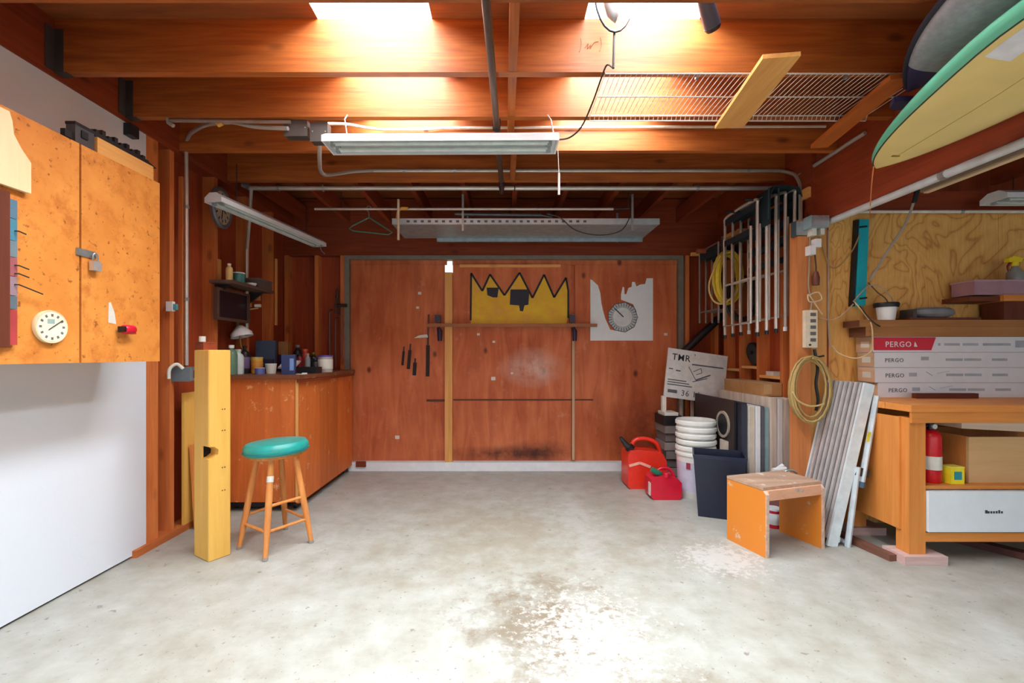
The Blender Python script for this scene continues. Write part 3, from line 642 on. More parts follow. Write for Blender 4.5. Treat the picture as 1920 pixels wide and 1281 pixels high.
# ---- shop lights
def shop_light(label, a, b, width, depth, tubes=2):
    a = Vector(a); b = Vector(b); d = (b - a).normalized(); s = Vector((d.y, -d.x, 0)); mid = (a + b) / 2
    t_ = thing('shop_light', label, 'lamp', mid); L = (b - a).length
    M = Matrix((d, s, Vector((0, 0, 1)))).transposed().to_4x4(); M.translation = mid
    h = depth; w = width / 2
    prof = [(-w, -h), (-w, .0), (-w * .4, .03), (w * .4, .03), (w, .0), (w, -h), (w - .003, -h), (w - .003, -.003), (w * .4, .002), (-w * .4, .002), (-w + .003, -.003), (-w + .003, -h)]
    obj('reflector', prism(BM(), prof, -L / 2, L / 2, 'yz', M), WHITE, t_)
    for e in (-1, 1):
        obj('end_cap', prism(BM(), [(-w + .0035, -h), (-w + .0035, -.004), (-w * .4, .001), (w * .4, .001), (w - .0035, -.004), (w - .0035, -h)], e * (L / 2 - .0045) - .004, e * (L / 2 - .0045) + .004, 'yz', M), WHITE, t_)
    for k in range(tubes):
        o = (k - (tubes - 1) / 2) * w * .9
        tb_ = obj('fluorescent_tube', tube(BM(), [M @ Vector((-L / 2 + .05, o, -.024)), M @ Vector((L / 2 - .05, o, -.024))], .013, 12), plain('tube_glass', (196, 210, 206), .25), t_, True)
        for e in (-1, 1): obj('lamp_holder', box(BM(), e * (L / 2 - .045) - .012, e * (L / 2 - .045) + .012, o - .010, o + .010, -.04, -.004, M), plain('holder', (150, 160, 160), .5), tb_)
    return t_, M, L
m0, M0, L0 = shop_light('white twin-tube shop light hung below the second joist', W(614, 267, 2.40), W(1045, 265, 2.40), .165, .032)
for px in (652, 1040):
    q = W(px, 262, 2.40); obj('hang_wire', tube(BM(), [q, Vector((q.x - .02, q.y + .01, 2.40)), Vector((q.x - .03, 2.48, 2.4605))], .0035, 6), CONDUIT, m0)
obj('pull_cord', tube(BM(), [W(1046, 282, 2.42), W(1048, 325, 2.42)], .002, 6), OFFW, m0); obj('pull_handle', tube(BM(), [W(1048, 325, 2.42), W(1048, 365, 2.42)], .006, 8), OFFW, m0, True)
m1, M1, L1 = shop_light('white shop light hung lengthwise over the left workbench', (-1.876, 2.92, 2.165), (-1.664, 4.10, 2.155), .125, .032)
for q in ((-1.84, 3.12), (-1.70, 3.9)): obj('hang_chain', tube(BM(), [(q[0], q[1], 2.18), (q[0], q[1], 2.463)], .003, 6), DARKMET, m1)
obj('loose_wire', tube(BM(), smooth_pts([(-1.665, 4.09, 2.14), (-1.65, 4.1, 2.09), (-1.62, 4.1, 2.06)], 4), .004, 6), GREY, m1)
m2, M2, L2 = shop_light('white shop light beyond the right beam above the plywood wall', W(1862, 369, 2.9), W(2120, 369, 2.9), .165, .032)
for px in (1900, 2050): obj('hang_chain', tube(BM(), [W(px, 358, 2.9), (W(px, 358, 2.9).x, 2.9, 2.30)], .003, 6), DARKMET, m2)

# wall clock
k = PX(418, 390, -2.06); clk = thing('wall_clock', 'round grey wall clock half hidden by the left shop light', 'clock', (-2.06, k.y, k.z - .14))
RX_ = Matrix.Rotation(R(8), 4, 'Z') @ RY
cq = Vector((-2.088, k.y, k.z))
obj('rim', lathe(BM(), [(0, .0), (.145, .0), (.150, .02), (.140, .032), (.125, .030), (.120, .02), (0, .02)], cq, 32, RX_), plain('clock_rim', (120, 124, 132), .4, .4), clk, True)
obj('face', lathe(BM(), [(0, .0205), (.119, .0205), (.119, .022), (0, .022)], cq, 32, RX_), plain('clock_face', (190, 176, 156), .5), clk)
bmx = BM()
for q in range(12): box(bmx, .0225, .0235, -.006, .006, .085, .108, Matrix.Translation(cq) @ Matrix.Rotation(R(8), 4, 'Z') @ Matrix.Rotation(q * PI / 6, 4, 'X'))
obj('hour_marks', bmx, INK, clk); bmx = BM(); Mq = Matrix.Translation(cq) @ Matrix.Rotation(R(8), 4, 'Z')
bar(bmx, Mq @ Vector((.025, 0, 0)), Mq @ Vector((.025, .05, -.03)), .006, .002); bar(bmx, Mq @ Vector((.027, 0, 0)), Mq @ Vector((.027, -.02, -.085)), .005, .002); obj('clock_hands', bmx, INK, clk)

# small wall shelf with bottles, framed screen
sh = thing('wall_shelf', 'small dark wooden shelf on the left wall below the clock', 'shelf', (-2.0, 3.45, 1.62))
yS0, yS1 = 3.22, 3.80; zS = 1.66
Bx('board', wood('dark_shelf', (74, 58, 50), (108, 86, 74), 'y', .6, .3), sh, -2.095, -1.93, yS0, yS1, zS, zS + .022, .003)
for y in (yS0 + .06, yS1 - .08): obj('bracket', prism(BM(), [(-2.095, zS - .002), (-2.095, zS - .09), (-1.98, zS - .002)], y, y + .02), DARKMET, sh)
def bottle(name, label, cat, c, r_, h, mat, capm, group=None, neck=.45, label_m=None, n=16):
    c = Vector(c); b = thing(name, label, cat, c, group)
    obj('body', lathe(BM(), [(0, 0), (r_ * .94, 0), (r_, .006), (r_, h * .68), (r_ * .85, h * .77), (r_ * neck, h * .84), (r_ * neck, h * .9), (0, h * .9)], c, n), mat, b, True)
    obj('cap', lathe(BM(), [(0, h * .901), (r_ * (neck + .08), h * .901), (r_ * (neck + .08), h * .99), (r_ * neck * .9, h), (0, h)], c, n), capm, b, True)
    if label_m: obj('label', lathe(BM(), [(r_ + .0002, h * .18), (r_ + .0012, h * .19), (r_ + .0012, h * .58), (r_ + .0002, h * .59)], c, n), label_m, b, True)
    return b
def can(name, label, cat, c, r_, h, mat, lidm, band=None, group=None):
    c = Vector(c); b = thing(name, label, cat, c, group)
    obj('body', lathe(BM(), [(0, 0), (r_ * .97, 0), (r_, .004), (r_, h * .9), (0, h * .9)], c, 18), mat, b, True)
    obj('lid', lathe(BM(), [(0, h * .901), (r_ * 1.04, h * .901), (r_ * 1.04, h * .98), (r_ * .98, h), (0, h)], c, 18), lidm, b, True)
    if band: obj('label', lathe(BM(), [(r_ + .0002, h * .2), (r_ + .0012, h * .21), (r_ + .0012, h * .75), (r_ + .0002, h * .76)], c, 18), band, b, True)
    return b
zt = zS + .0225
bottle('glue_bottle', 'yellow bottle with a white cap on the small wall shelf', 'bottle', (-2.0, 3.30, zt), .024, .13, plain('cream_yel', (222, 190, 120), .4), WHITE)
can('paint_jar', 'teal jar with a white lid on the small wall shelf', 'jar', (-2.0, 3.42, zt), .042, .085, plain('jar_teal', (60, 130, 124), .4), WHITE)
t_ = thing('small_dish', 'tiny white dish near the front of the wall shelf', 'dish', (-1.97, 3.53, zt))
obj('bowl', lathe(BM(), [(0, 0), (.03, 0), (.04, .018), (.036, .018), (.026, .005), (0, .005)], (-1.97, 3.53, zt), 14), WHITE, t_, True); obj('rim', lathe(BM(), [(.0365, .0182), (.041, .0182), (.041, .022), (.0365, .022)], (-1.97, 3.53, zt), 14), OFFW, t_)
t_ = thing('sanding_block', 'dark grey box on the right end of the wall shelf', 'box', (-2.0, 3.69, zt))
Bx('body', plain('stone_grey', (88, 78, 74), .7), t_, -2.06, -1.94, 3.59, 3.79, zt, zt + .06, .006); Bx('lid', plain('stone_lid', (100, 88, 82), .7), t_, -2.063, -1.937, 3.587, 3.793, zt + .0605, zt + .075, .004)
fr = thing('framed_screen', 'dark framed panel on the wall below the small shelf', 'screen', (-2.05, 3.42, 1.42))
bmx = BM(); x0 = -2.06
for q in ((3.21, 3.235, 1.40, 1.63), (3.60, 3.625, 1.40, 1.63), (3.235, 3.60, 1.40, 1.42), (3.235, 3.60, 1.612, 1.63)): box(bmx, x0, x0 + .03, *q)
obj('frame', bmx, plain('frame_brown', (84, 62, 52), .5), fr); Bx('panel', plain('screen_navy', (20, 20, 34), .25), fr, x0 + .004, x0 + .018, 3.235, 3.60, 1.42, 1.612)
Bx('mount', DARKMET, fr, -2.10, x0 - .0005, 3.36, 3.46, 1.48, 1.56)
Bx_s = tag(Bx('yardstick', PALE('z'), None, -2.1015, -2.088, 4.155, 4.18, 1.42, 2.03, .002), 'pale wooden yardstick hanging on the rear left wall', 'ruler')
# desk lamp on the bench
ZB = 1.0005
dl = thing('desk_lamp', 'jointed desk lamp with a white shade over the workbench', 'lamp', (-2.0, 3.70, ZB))
obj('base', lathe(BM(), [(0, 0), (.04, 0), (.04, .012), (.015, .02), (0, .02)], (-2.0, 3.70, ZB), 18), BLACK, dl, True)
j1 = W(446, 604, 3.62); j2 = W(439, 585, 3.62); j3 = W(484, 578, 3.65); s0 = W(449, 611, 3.6)
obj('arm', tube(BM(), [(-2.0, 3.70, ZB + .02), W(452, 650, 3.62), j1], .006, 8), TAN, dl, True); obj('arm', tube(BM(), [j1, j2, j3], .006, 8), TAN, dl, True)
obj('joint', tube(BM(), [j2 - Vector((0, .012, 0)), j2 + Vector((0, .012, 0))], .026, 12), plain('joint_brass', (196, 164, 100), .4), dl, True)
obj('counterweight', tube(BM(), [j3 - Vector((.025, 0, -.02)), j3 + Vector((.02, 0, .02))], .013, 10), OFFW, dl, True)
MS = Matrix.Rotation(R(-14), 4, 'Y')
obj('shade', lathe(BM(), [(.02, .0), (.03, -.01), (.078, -.06), (.082, -.09), (.078, -.09), (.074, -.062), (.026, -.015), (0, -.004), (0, 0.0), (.02, 0)], s0, 20, MS), WHITE, dl, True)
obj('bulb', lathe(BM(), [(0, -.10), (.012, -.096), (.018, -.08), (.014, -.055), (.01, -.02), (0, -.02)], s0, 12, MS), OFFW, dl, True)
# clutter on the bench, from the front corner back
def bx_at(px, Y): return (px - CX) * Y / F
bottle('spray_bottle', 'white plastic bottle beside the post top on the workbench', 'bottle', (bx_at(446, 3.46), 3.46, ZB), .042, .19, plain('bottle_white', (210, 220, 214), .35), plain('cap_mint', (176, 204, 190), .4), neck=.5)
bottle('cleaner_bottle', 'milky green bottle at the near left corner of the bench', 'bottle', (bx_at(434, 3.35), 3.35, ZB), .04, .22, plain('bottle_green', (96, 128, 106), .35), WHITE, neck=.4)
bottle('oil_bottle', 'black oil bottle with a lilac label on the workbench', 'bottle', (bx_at(459, 3.60), 3.60, ZB), .036, .22, BLACK, BLACK, neck=.35, label_m=plain('lilac', (120, 100, 140), .5))
can('oil_can', 'yellow tin on the workbench behind the small blue pot', 'can', (bx_at(482, 3.62), 3.62, ZB), .042, .13, plain('tin_yellow', (222, 184, 70), .4), plain('tin_gold', (200, 170, 100), .4), plain('tin_orange', (206, 140, 50), .5))
can('lidded_pot', 'small blue pot with pale lid near the bench front edge', 'pot', (bx_at(487, 3.44), 3.44, ZB), .035, .05, plain('pot_blue', (96, 104, 160), .4), plain('pot_lid', (176, 180, 190), .4))
mg = thing('paper_cup', 'short white cup in the middle of the workbench', 'cup', (bx_at(508, 3.55), 3.55, ZB))
obj('cup', lathe(BM(), [(0, 0), (.034, 0), (.042, .075), (.038, .075), (.03, .006), (0, .006)], (bx_at(508, 3.55), 3.55, ZB), 18), OFFW, mg, True); obj('rim', tube(BM(), [Vector((bx_at(508, 3.55) + .041 * math.cos(a), 3.55 + .041 * math.sin(a), ZB + .076)) for a in [q * PI / 8 for q in range(16)]], .0025, 6, True), WHITE, mg, True)
lb = thing('tool_bag', 'tall dark slate panel standing at the wall behind the yellow tin', 'panel', (bx_at(496, 3.82), 3.82, ZB))
Mb = Matrix.Translation((bx_at(496, 3.82), 3.82, ZB)) @ Matrix.Rotation(R(8), 4, 'Z') @ Matrix.Rotation(R(-6), 4, 'X')
Bx('panel', plain('slate', (62, 78, 100), .45), lb, -.078, .078, 0, .05, .008, .27, .008, Mb); Bx('lower_pocket', plain('slate_dark', (34, 40, 58), .5), lb, -.05, .074, -.025, -.0005, .008, .11, .006, Mb)
t_ = thing('cardboard_box', 'small tan carton on the ledge behind the bench clutter', 'box', (bx_at(531, 4.2), 4.2, ZB))
Bx('carton', CARD, t_, bx_at(522, 4.2), bx_at(540, 4.2), 4.2, 4.26, ZB, ZB + .27, .003); Bx('tape', TAN, t_, bx_at(527, 4.2), bx_at(534, 4.2), 4.1985, 4.1998, ZB + .1, ZB + .27)
t_ = thing('navy_box', 'navy box with a red mark before the tan carton', 'box', (bx_at(536, 4.05), 4.05, ZB))
Bx('box', plain('box_navy', (30, 30, 64), .5), t_, bx_at(522, 4.05), bx_at(550, 4.05), 4.05, 4.13, ZB, ZB + .15, .003); Bx('red_mark', CRIM, t_, bx_at(533, 4.05), bx_at(541, 4.05), 4.048, 4.0495, ZB + .02, ZB + .08)
t_ = thing('booklet', 'pale open booklet tilted on the workbench behind the blue box', 'booklet', (bx_at(536, 3.75), 3.75, ZB))
Mb = Matrix.Translation((bx_at(536, 3.75), 3.75, ZB + .03)) @ Matrix.Rotation(R(-18), 4, 'Z') @ Matrix.Rotation(R(38), 4, 'X')
Bx('cover', plain('paper_grey', (190, 184, 176), .7), t_, -.085, .085, 0, .10, 0.0, .008, .001, Mb); Bx('page', OFFW, t_, -.08, .08, .004, .096, .0085, .014, .001, Mb); Bx('stand', BLACK, t_, -.07, .07, .0, .02, -.03, -.0005, 0, Mb)
t_ = thing('blue_carton', 'dark blue carton at the right front corner of the workbench', 'box', (bx_at(541, 3.40), 3.40, ZB))
Mb = Matrix.Translation((bx_at(541, 3.40), 3.40, ZB)) @ Matrix.Rotation(R(14), 4, 'Z')
Bx('carton', plain('carton_blue', (34, 46, 92), .4), t_, -.05, .045, 0, .05, 0, .145, .003, Mb); Bx('label', plain('carton_label', (108, 140, 190), .5), t_, .008, .036, -.0015, -.0002, .03, .12, 0, Mb); Bx('flap', plain('carton_flap', (44, 58, 110), .4), t_, -.051, .046, -.001, .051, .1455, .149, 0, Mb)
bottle('spray_can', 'red orange spray can among the dark bottles on the bench', 'spray can', (bx_at(572, 4.1), 4.1, ZB), .032, .2, plain('spray_red', (176, 52, 34), .4), plain('cap_orange', (214, 92, 52), .4), neck=.7)
bottle('lubricant_can', 'second red spray can left of the orange capped one', 'spray can', (bx_at(562, 3.95), 3.95, ZB), .03, .15, plain('spray_crimson', (140, 30, 34), .4), BLACK, neck=.6)
bottle('solvent_bottle', 'slim grey bottle in front of the red spray cans', 'bottle', (bx_at(577, 3.80), 3.80, ZB), .022, .16, GREY, plain('cap_khaki', (150, 140, 100), .5), neck=.5)
bottle('glass_bottle', 'dark green bottle right of the slim grey bottle', 'bottle', (bx_at(588, 4.0), 4.0, ZB), .032, .17, plain('dark_green', (32, 44, 30), .3), plain('cap_olive', (96, 110, 40), .5), neck=.35)
bottle('drink_bottle', 'black bottle with pale cap at the back of the bench', 'bottle', (bx_at(558, 4.25), 4.25, ZB), .04, .24, plain('near_black', (34, 30, 30), .4), GREY, neck=.4)
bottle('polish_bottle', 'black squat bottle just left of the purple lidded jar', 'bottle', (bx_at(592, 3.85), 3.85, ZB), .045, .12, BLACK, plain('lid_dark', (40, 36, 60), .4), neck=.5)
t_ = thing('parts_box', 'low black open parts box below the dark bottles', 'box', (bx_at(576, 3.62), 3.62, ZB)); q0, q1 = bx_at(560, 3.62), bx_at(596, 3.62)
bmx = BM(); box(bmx, q0, q1, 3.60, 3.70, ZB, ZB + .006); box(bmx, q0, q1, 3.60, 3.605, ZB + .006, ZB + .05); box(bmx, q0, q1, 3.695, 3.70, ZB + .006, ZB + .05); box(bmx, q0, q0 + .005, 3.605, 3.695, ZB + .006, ZB + .05); box(bmx, q1 - .005, q1, 3.605, 3.695, ZB + .006, ZB + .05)
obj('tray', bmx, BLACK, t_); Bx('contents', plain('screws', (90, 84, 78), .5, .5), t_, q0 + .006, q1 - .006, 3.606, 3.694, ZB + .0065, ZB + .035)
can('jar', 'clear grey jar with a purple lid at the bench right edge', 'jar', (bx_at(610, 3.85), 3.85, ZB), .06, .145, plain('jar_clear', (172, 166, 160), .2), plain('lid_purple', (92, 66, 150), .4), OFFW)
t_ = thing('putty_knife', 'small white scraper lying on the bench front edge', 'scraper', (bx_at(564, 3.42), 3.42, ZB)); Bx('blade', OFFW, t_, bx_at(556, 3.42), bx_at(566, 3.42), 3.41, 3.45, ZB, ZB + .004); Bx('handle', WHITE, t_, bx_at(566, 3.42) + .0005, bx_at(574, 3.42), 3.42, 3.44, ZB, ZB + .012, .003)
pq = Mp @ Vector((.04, .115, 1.1765)); t_ = thing('brown_box', 'small dark brown box on top of the yellow post', 'box', pq)
Bx('box', DK('x'), t_, .008, .075, .075, .158, 1.1765, 1.212, .003, Mp); Bx('lid', DK('x'), t_, .007, .076, .074, .159, 1.2125, 1.222, .002, Mp)
tq = Mp @ Vector((.03, .135, 1.2225)); t_ = thing('tape_roll', 'small white tape roll on the brown box above the post', 'tape', tq)
obj('roll', lathe(BM(), [(.009, 0), (.017, 0), (.017, .032), (.009, .032), (.009, 0)], tq, 18), OFFW, t_, True); obj('core', lathe(BM(), [(.0078, .0), (.0089, 0), (.0089, .032), (.0078, .032), (.0078, 0)], tq, 18), CARD, t_, True)
# tools hanging at the rear corner
for i, (px, y0, y1, nm, lb) in enumerate(((618, 585, 668, 'hand_saw', 'long dark hand tool leftmost on the corner studs'), (632, 540, 590, 'pliers', 'dark pliers hanging high on the corner stud'), (629, 600, 688, 'pry_bar', 'rusty thin bar hanging below the dark pliers'), (641, 570, 672, 'hammer', 'long handled hammer hanging beside the door frame'))):
    Y = 4.46; a = W(px, y1, Y); b = W(px, y0, Y); t_ = thing(nm, lb, 'tool', a)
    if nm == 'pliers':
        obj('handle', tube(BM(), smooth_pts([a + Vector((-.02, 0, 0)), a + Vector((-.012, 0, .1)), a + Vector((0, 0, .17))], 4), .007, 8), BLACK, t_, True); obj('handle', tube(BM(), smooth_pts([a + Vector((.02, 0, 0)), a + Vector((.012, 0, .1)), a + Vector((0, 0, .17))], 4), .007, 8), BLACK, t_, True)
        obj('jaw', tube(BM(), [a + Vector((0, 0, .165)), b], [.016, .006], 8), DARKMET, t_, True)
    elif nm == 'hammer':
        obj('handle', tube(BM(), [a, b - Vector((0, 0, .03))], .011, 8), plain('tool_handle', (120, 60, 40), .5), t_, True); obj('head', tube(BM(), [b + Vector((-.05, 0, -.015)), b + Vector((.05, 0, -.015))], .016, 10), DARKMET, t_, True)
    else:
        obj('shaft', tube(BM(), [a, b], .008 if i else .011, 8), plain('tool_rust', (96, 66, 62), .5, .3), t_, True); obj('hook_end', tube(BM(), smooth_pts([b, b + Vector((.01, 0, .02)), b + Vector((.03, 0, .02))], 4), .007, 8), DARKMET, t_, True)
    obj('nail', tube(BM(), [Vector((b.x, Y - .02, b.z - .01)), Vector((b.x, 4.499, b.z - .01))], .003, 6), DARKMET, t_)

# ================================================================== ON THE DOOR
po_ = thing('torn_poster', 'torn white sheet with a drawn dial on the right door panel', 'poster', (1.21, 4.527, 1.27))
sheet = [(1156, 160), (1170, 165), (1188, 182), (1222, 212), (1243, 280), (1253, 370), (1266, 430), (1285, 500), (1305, 545), (1330, 600), (1440, 622), (1560, 540), (1560, 440), (1530, 378), (1425, 338), (1425, 292), (1440, 225), (1452, 230), (1455, 290), (1470, 290), (1490, 235), (1518, 225), (1522, 182), (1545, 182), (1560, 222), (1592, 205), (1636, 200), (1650, 150), (1705, 150), (1705, 697), (1156, 697)]
obj('sheet', prism(BM(), [zc(p) for p in sheet], 4.5255, 4.5285), plain('poster_white', (222, 232, 236), .6, 0, .03), po_)
dc = zc((1438, 492)); sc_ = 4.53 / F / 4.683
Rm = Matrix.Rotation(R(90), 4, 'X')
obj('dial', lathe(BM(), [(0, .0), (132 * sc_, .0), (132 * sc_, .0012), (0, .0012)], (dc[0], 4.5252, dc[1]), 9, Rm), plain('poster_dial', (176, 190, 194), .6), po_)
obj('dial_centre', lathe(BM(), [(0, .0015), (86 * sc_, .0015), (86 * sc_, .0022), (0, .0022)], (dc[0], 4.5252, dc[1]), 24, Rm), plain('poster_dial_in', (204, 214, 214), .6), po_)
bmx = BM()
for rr, n, w in ((132, 9, .010), (88, 24, .004)):
    tube(bmx, [Vector((dc[0] + rr * sc_ * math.cos(2 * PI * k / n), 4.5232, dc[1] + rr * sc_ * math.sin(2 * PI * k / n))) for k in range(n)], w / 3, 4, True)
for k in range(30):
    a = 2 * PI * k / 30; bar(bmx, (dc[0] + 96 * sc_ * math.cos(a), 4.523, dc[1] + 96 * sc_ * math.sin(a)), (dc[0] + 124 * sc_ * math.cos(a), 4.523, dc[1] + 124 * sc_ * math.sin(a)), .001, .006, (-math.sin(a), 0, math.cos(a)))
bar(bmx, (*zc((1368, 415))[:1], 4.5222, zc((1368, 415))[1]), (zc((1445, 490))[0], 4.5222, zc((1445, 490))[1]), .001, .012, (1, 0, 1))
obj('dial_print', bmx, plain('print_grey', (72, 76, 84), .7), po_)
# long bar clamp across the crown's base
bc = thing('bar_clamp', 'long thin bar clamp with dark handles across the door panels', 'clamp', (X4(960), 4.5, Z4(611)))
yc = 4.46
obj('bar', box(BM(), X4(803), X4(1117), yc - .004, yc + .004, Z4(614), Z4(608)), plain('clamp_bar', (150, 96, 60), .5, .4), bc)
PUR = plain('clamp_purple', (46, 32, 62), .4)
for px in (824, 1072):
    c = obj('jaw', box(BM(), X4(px - 6), X4(px + 4), yc - .03, yc + .02, Z4(606), Z4(592)), PUR, bc, bev=.004)
    obj('handle', tube(BM(), [Vector((X4(px), yc - .01, Z4(615))), Vector((X4(px + 3), yc - .015, Z4(622))), Vector((X4(px + 3), yc - .015, Z4(640)))], [.014, .026, .022], 10), PUR, c, True)
    obj('standoff', box(BM(), X4(px - 5), X4(px + 3), yc + .0205, 4.484 if px < 900 else 4.509, Z4(605), Z4(594)), PUR, c)
# files hanging by the batten
for i, (x0, y0, x1, y1, w, lb) in enumerate(((758, 650, 755, 685, 5, 'shortest dark file hanging at far left of the door group'), (770, 645, 766, 692, 7, 'dark file second from left on the left door panel'), (779, 672, 777, 704, 8, 'short thick dark file low on the left door panel'), (803, 628, 802, 706, 8, 'long dark file hanging nearest the pale batten'))):
    a = Vector((X4(x1), 4.522, Z4(y1))); b = Vector((X4(x0), 4.522, Z4(y0))); t_ = thing('file', lb, 'tool', a, 'files on the door')
    obj('blade', bar(BM(), a, a + (b - a) * .75, w * .0045, .006, (0, 1, 0)), plain('file_steel', (42, 30, 28), .6, .3), t_); obj('tang', bar(BM(), a + (b - a) * .751, b, w * .002, .006, (0, 1, 0)), plain('file_tang', (64, 38, 30), .6), t_)
t_ = thing('white_trowel', 'white pointed blade hanging flat left of the batten', 'tool', (X4(790), 4.51, Z4(632)))
obj('blade', prism(BM(), [(X4(777), Z4(634)), (X4(786), Z4(629)), (X4(802), Z4(627)), (X4(803), Z4(633))], 4.515, 4.522), OFFW, t_); obj('handle', bar(BM(), (X4(803), 4.518, Z4(629)), (X4(804), 4.518, Z4(590)), .016, .01, (0, 1, 0)), plain('handle_red', (110, 40, 30), .5), t_)

# ================================================================== OVERHEAD
pp = thing('iron_pipe', 'long dark iron pipe hung under the joists toward the back', 'pipe', (-.05, 2.3, 2.41))
obj('pipe', tube(BM(), [(-.085, .9, 2.438), (-.017, 3.38, 2.415)], .0175, 10), IRON, pp, True)
obj('end_fitting', tube(BM(), [(-.018, 3.33, 2.416), (-.018, 3.33, 2.40), (-.018, 3.40, 2.36)], [.024, .024, .014], 10), plain('fitting', (66, 44, 40), .5, .5), pp, True)
for y in (1.26, 2.52): obj('strap', box(BM(), -.085 + .027 * (y - .9) - .022, -.085 + .027 * (y - .9) + .022, y, y + .025, 2.405, 2.4615), DARKMET, pp)
# wire shelf lying under joists 1-2
ZW = 2.452
ws = thing('wire_shelf', 'white wire shelf lying flat under the first two joists', 'shelf', (1.2, 2.3, ZW))
YW0, YW1, XW0, XW1 = 2.10, 2.47, .47, 1.98
WIRE = plain('wire_white', (206, 200, 192), .4)
for y, z in ((YW0, 0), ((YW0 + YW1) / 2, -.003), (YW1, 0), (YW1 + .012, -.022)): obj('rail', tube(BM(), [(XW0, y, ZW + z), (XW1, y, ZW + z)], .0035, 6), WIRE, ws, True)
bmx = BM(); n = 62
for q in range(n):
    x = XW0 + (XW1 - XW0) * q / (n - 1); tube(bmx, [(x, YW0, ZW + .004), (x, YW1, ZW + .004), (x, YW1 + .013, ZW - .022)], .0018, 5)
stuff(obj('wire', bmx, WIRE, ws, True))
for x in (.9, 1.6): obj('clip', box(BM(), x, x + .012, YW0 + .02, YW0 + .04, ZW - .006, 2.4615), GALV, ws)
# planks tucked under
tag(obj('plank', bar(BM(), (1.17, 1.91, 2.412), (1.245, 2.507, 2.412), .15, .019), PALE('y'), bev=.002), 'wide pale plank laid across below the wire shelf', 'plank')
tag(obj('plank', bar(BM(), (1.80, 2.05, 2.410), (1.905, 2.74, 2.410), .095, .022), wood('plank_orange', (160, 84, 34), (196, 112, 50), 'y', .5, .2), bev=.002), 'narrow orange plank under the joists beside the surfboard', 'plank')
# hoop with reflector
hp = W(1152, -22, 2.0); ho = thing('drop_light', 'black wire hoop with a silver reflector hanging before the first joist', 'lamp', (hp.x, 2.0, hp.z - .2))
pts = [Vector((hp.x + .088 * math.cos(a), 2.0 + .01 * math.sin(a), hp.z + (.20 if math.sin(a) < 0 else .08) * math.sin(a))) for a in [q * PI / 12 for q in range(24)]]
obj('hoop', tube(BM(), pts, .0052, 8, True), BLACK, ho, True)
obj('reflector', lathe(BM(), [(0, -.165), (.03, -.12), (.042, -.05), (.045, .01), (.04, .06), (.037, .06), (.042, .01), (.038, -.05), (.026, -.115), (0, -.15)], (hp.x - .022, 1.99, hp.z), 18, Matrix.Rotation(R(-8), 4, 'Y')), plain('reflector', (186, 194, 198), .3, .4), ho, True)
rb = W(1150, 128, 2.0); obj('rod', tube(BM(), [Vector((hp.x, 2.0, hp.z - .198)), rb], .0055, 8), DARKMET, ho, True)
obj('hook', tube(BM(), [Vector((hp.x, 2.0, hp.z + .08)), Vector((hp.x, 2.0, hp.z + .095)), Vector((hp.x, 2.06, hp.z + .10))], .004, 6), BLACK, ho)
obj('cord', tube(BM(), smooth_pts([rb, W(1138, 122, 2.02), W(1128, 145, 2.06), W(1110, 195, 2.2), W(1090, 238, 2.3), W(1068, 258, 2.36), W(1047, 262, 2.395)], 5), .0042, 6), DARKMET, ho, True)
# dark paddle handle over the joists
bp = thing('padded_pole', 'dark blue grey padded pole poking down right of the skylight', 'pole', W(1337, 55, 1.95))
obj('shaft', tube(BM(), [W(1312, -60, 1.80), W(1322, 0, 1.9), W(1336, 48, 1.97)], [.028, .032, .034], 10), plain('handle_slate', (56, 56, 68), .5), bp, True); obj('end_cap', tube(BM(), [W(1336, 48.5, 1.9702), W(1338, 56, 1.98)], [.036, .028], 10), BLACK, bp, True)
obj('strap', tube(BM(), [W(1318, -30, 1.85), Vector((W(1318, -30, 1.85).x, 1.85, 2.7095))], .006, 6), BLACK, bp)

# boards: body from cross sections
def board_sections(ynose, ytail, zf, xf, wmax, th, roll, nose_pow, n=34, m=28, nose_q=1.0):
    rows = []
    for i in range(n + 1):
        s = (i / n) ** 1.6; y = ynose + (ytail - ynose) * s
        w = wmax * max(.02, min(1, (1 - (1 - min(1, s / .42)) ** nose_pow) ** nose_q)) * (1 - .25 * max(0, (s - .6) / .4) ** 2)
        t = th * (.35 + .65 * min(1, s / .2)); c = Vector((xf(y), y, zf(y))); row = []
        for k in range(m):
            a = 2 * PI * k / m; ca, sa = math.cos(a), math.sin(a)
            x = w * math.copysign(abs(ca) ** .55, ca); z = t * math.copysign(abs(sa) ** .9, sa)
            row.append(Vector((x * math.cos(roll) - z * math.sin(roll), 0, x * math.sin(roll) + z * math.cos(roll))) + c)
        rows.append(row)
    return rows
def strip(rows, k0, k1, grow=0, closed=False, i0=0, i1=None):
    bm = BM(); m = len(rows[0]); V = []
    rows = rows[i0:i1]
    for row in rows:
        c = sum(row, Vector()) / m
        V.append([bm.verts.new(row[k % m] + (row[k % m] - c).normalized() * grow) for k in range(k0, k1 + (0 if closed else 1))])
    w = len(V[0])
    for A, B in zip(V, V[1:]):
        for k in range(w if closed else w - 1): bm.faces.new((A[k], A[(k + 1) % w], B[(k + 1) % w], B[k]))
    if closed: bm.faces.new(V[0]); bm.faces.new(V[-1][::-1])
    return bm
ZSF = lambda y: 2.085 + .135 * min(2.25 - y, .75) + .03 * max(0, 1.5 - y)
sf = thing('surfboard', 'yellow surfboard with green rails hung under the joists at right', 'surfboard', (1.8, .9, 2.17))
rows = board_sections(2.245, -.35, ZSF, lambda y: 1.845, .288, .042, R(-5), 2.0, nose_q=.62)
m = 28
obj('body', strip(rows, 0, m, 0, True), plain('board_yellow', (228, 204, 132), .25, 0, .05, 6), sf, True)
GRN = plain('rail_green', (104, 190, 158), .25, 0, .06)
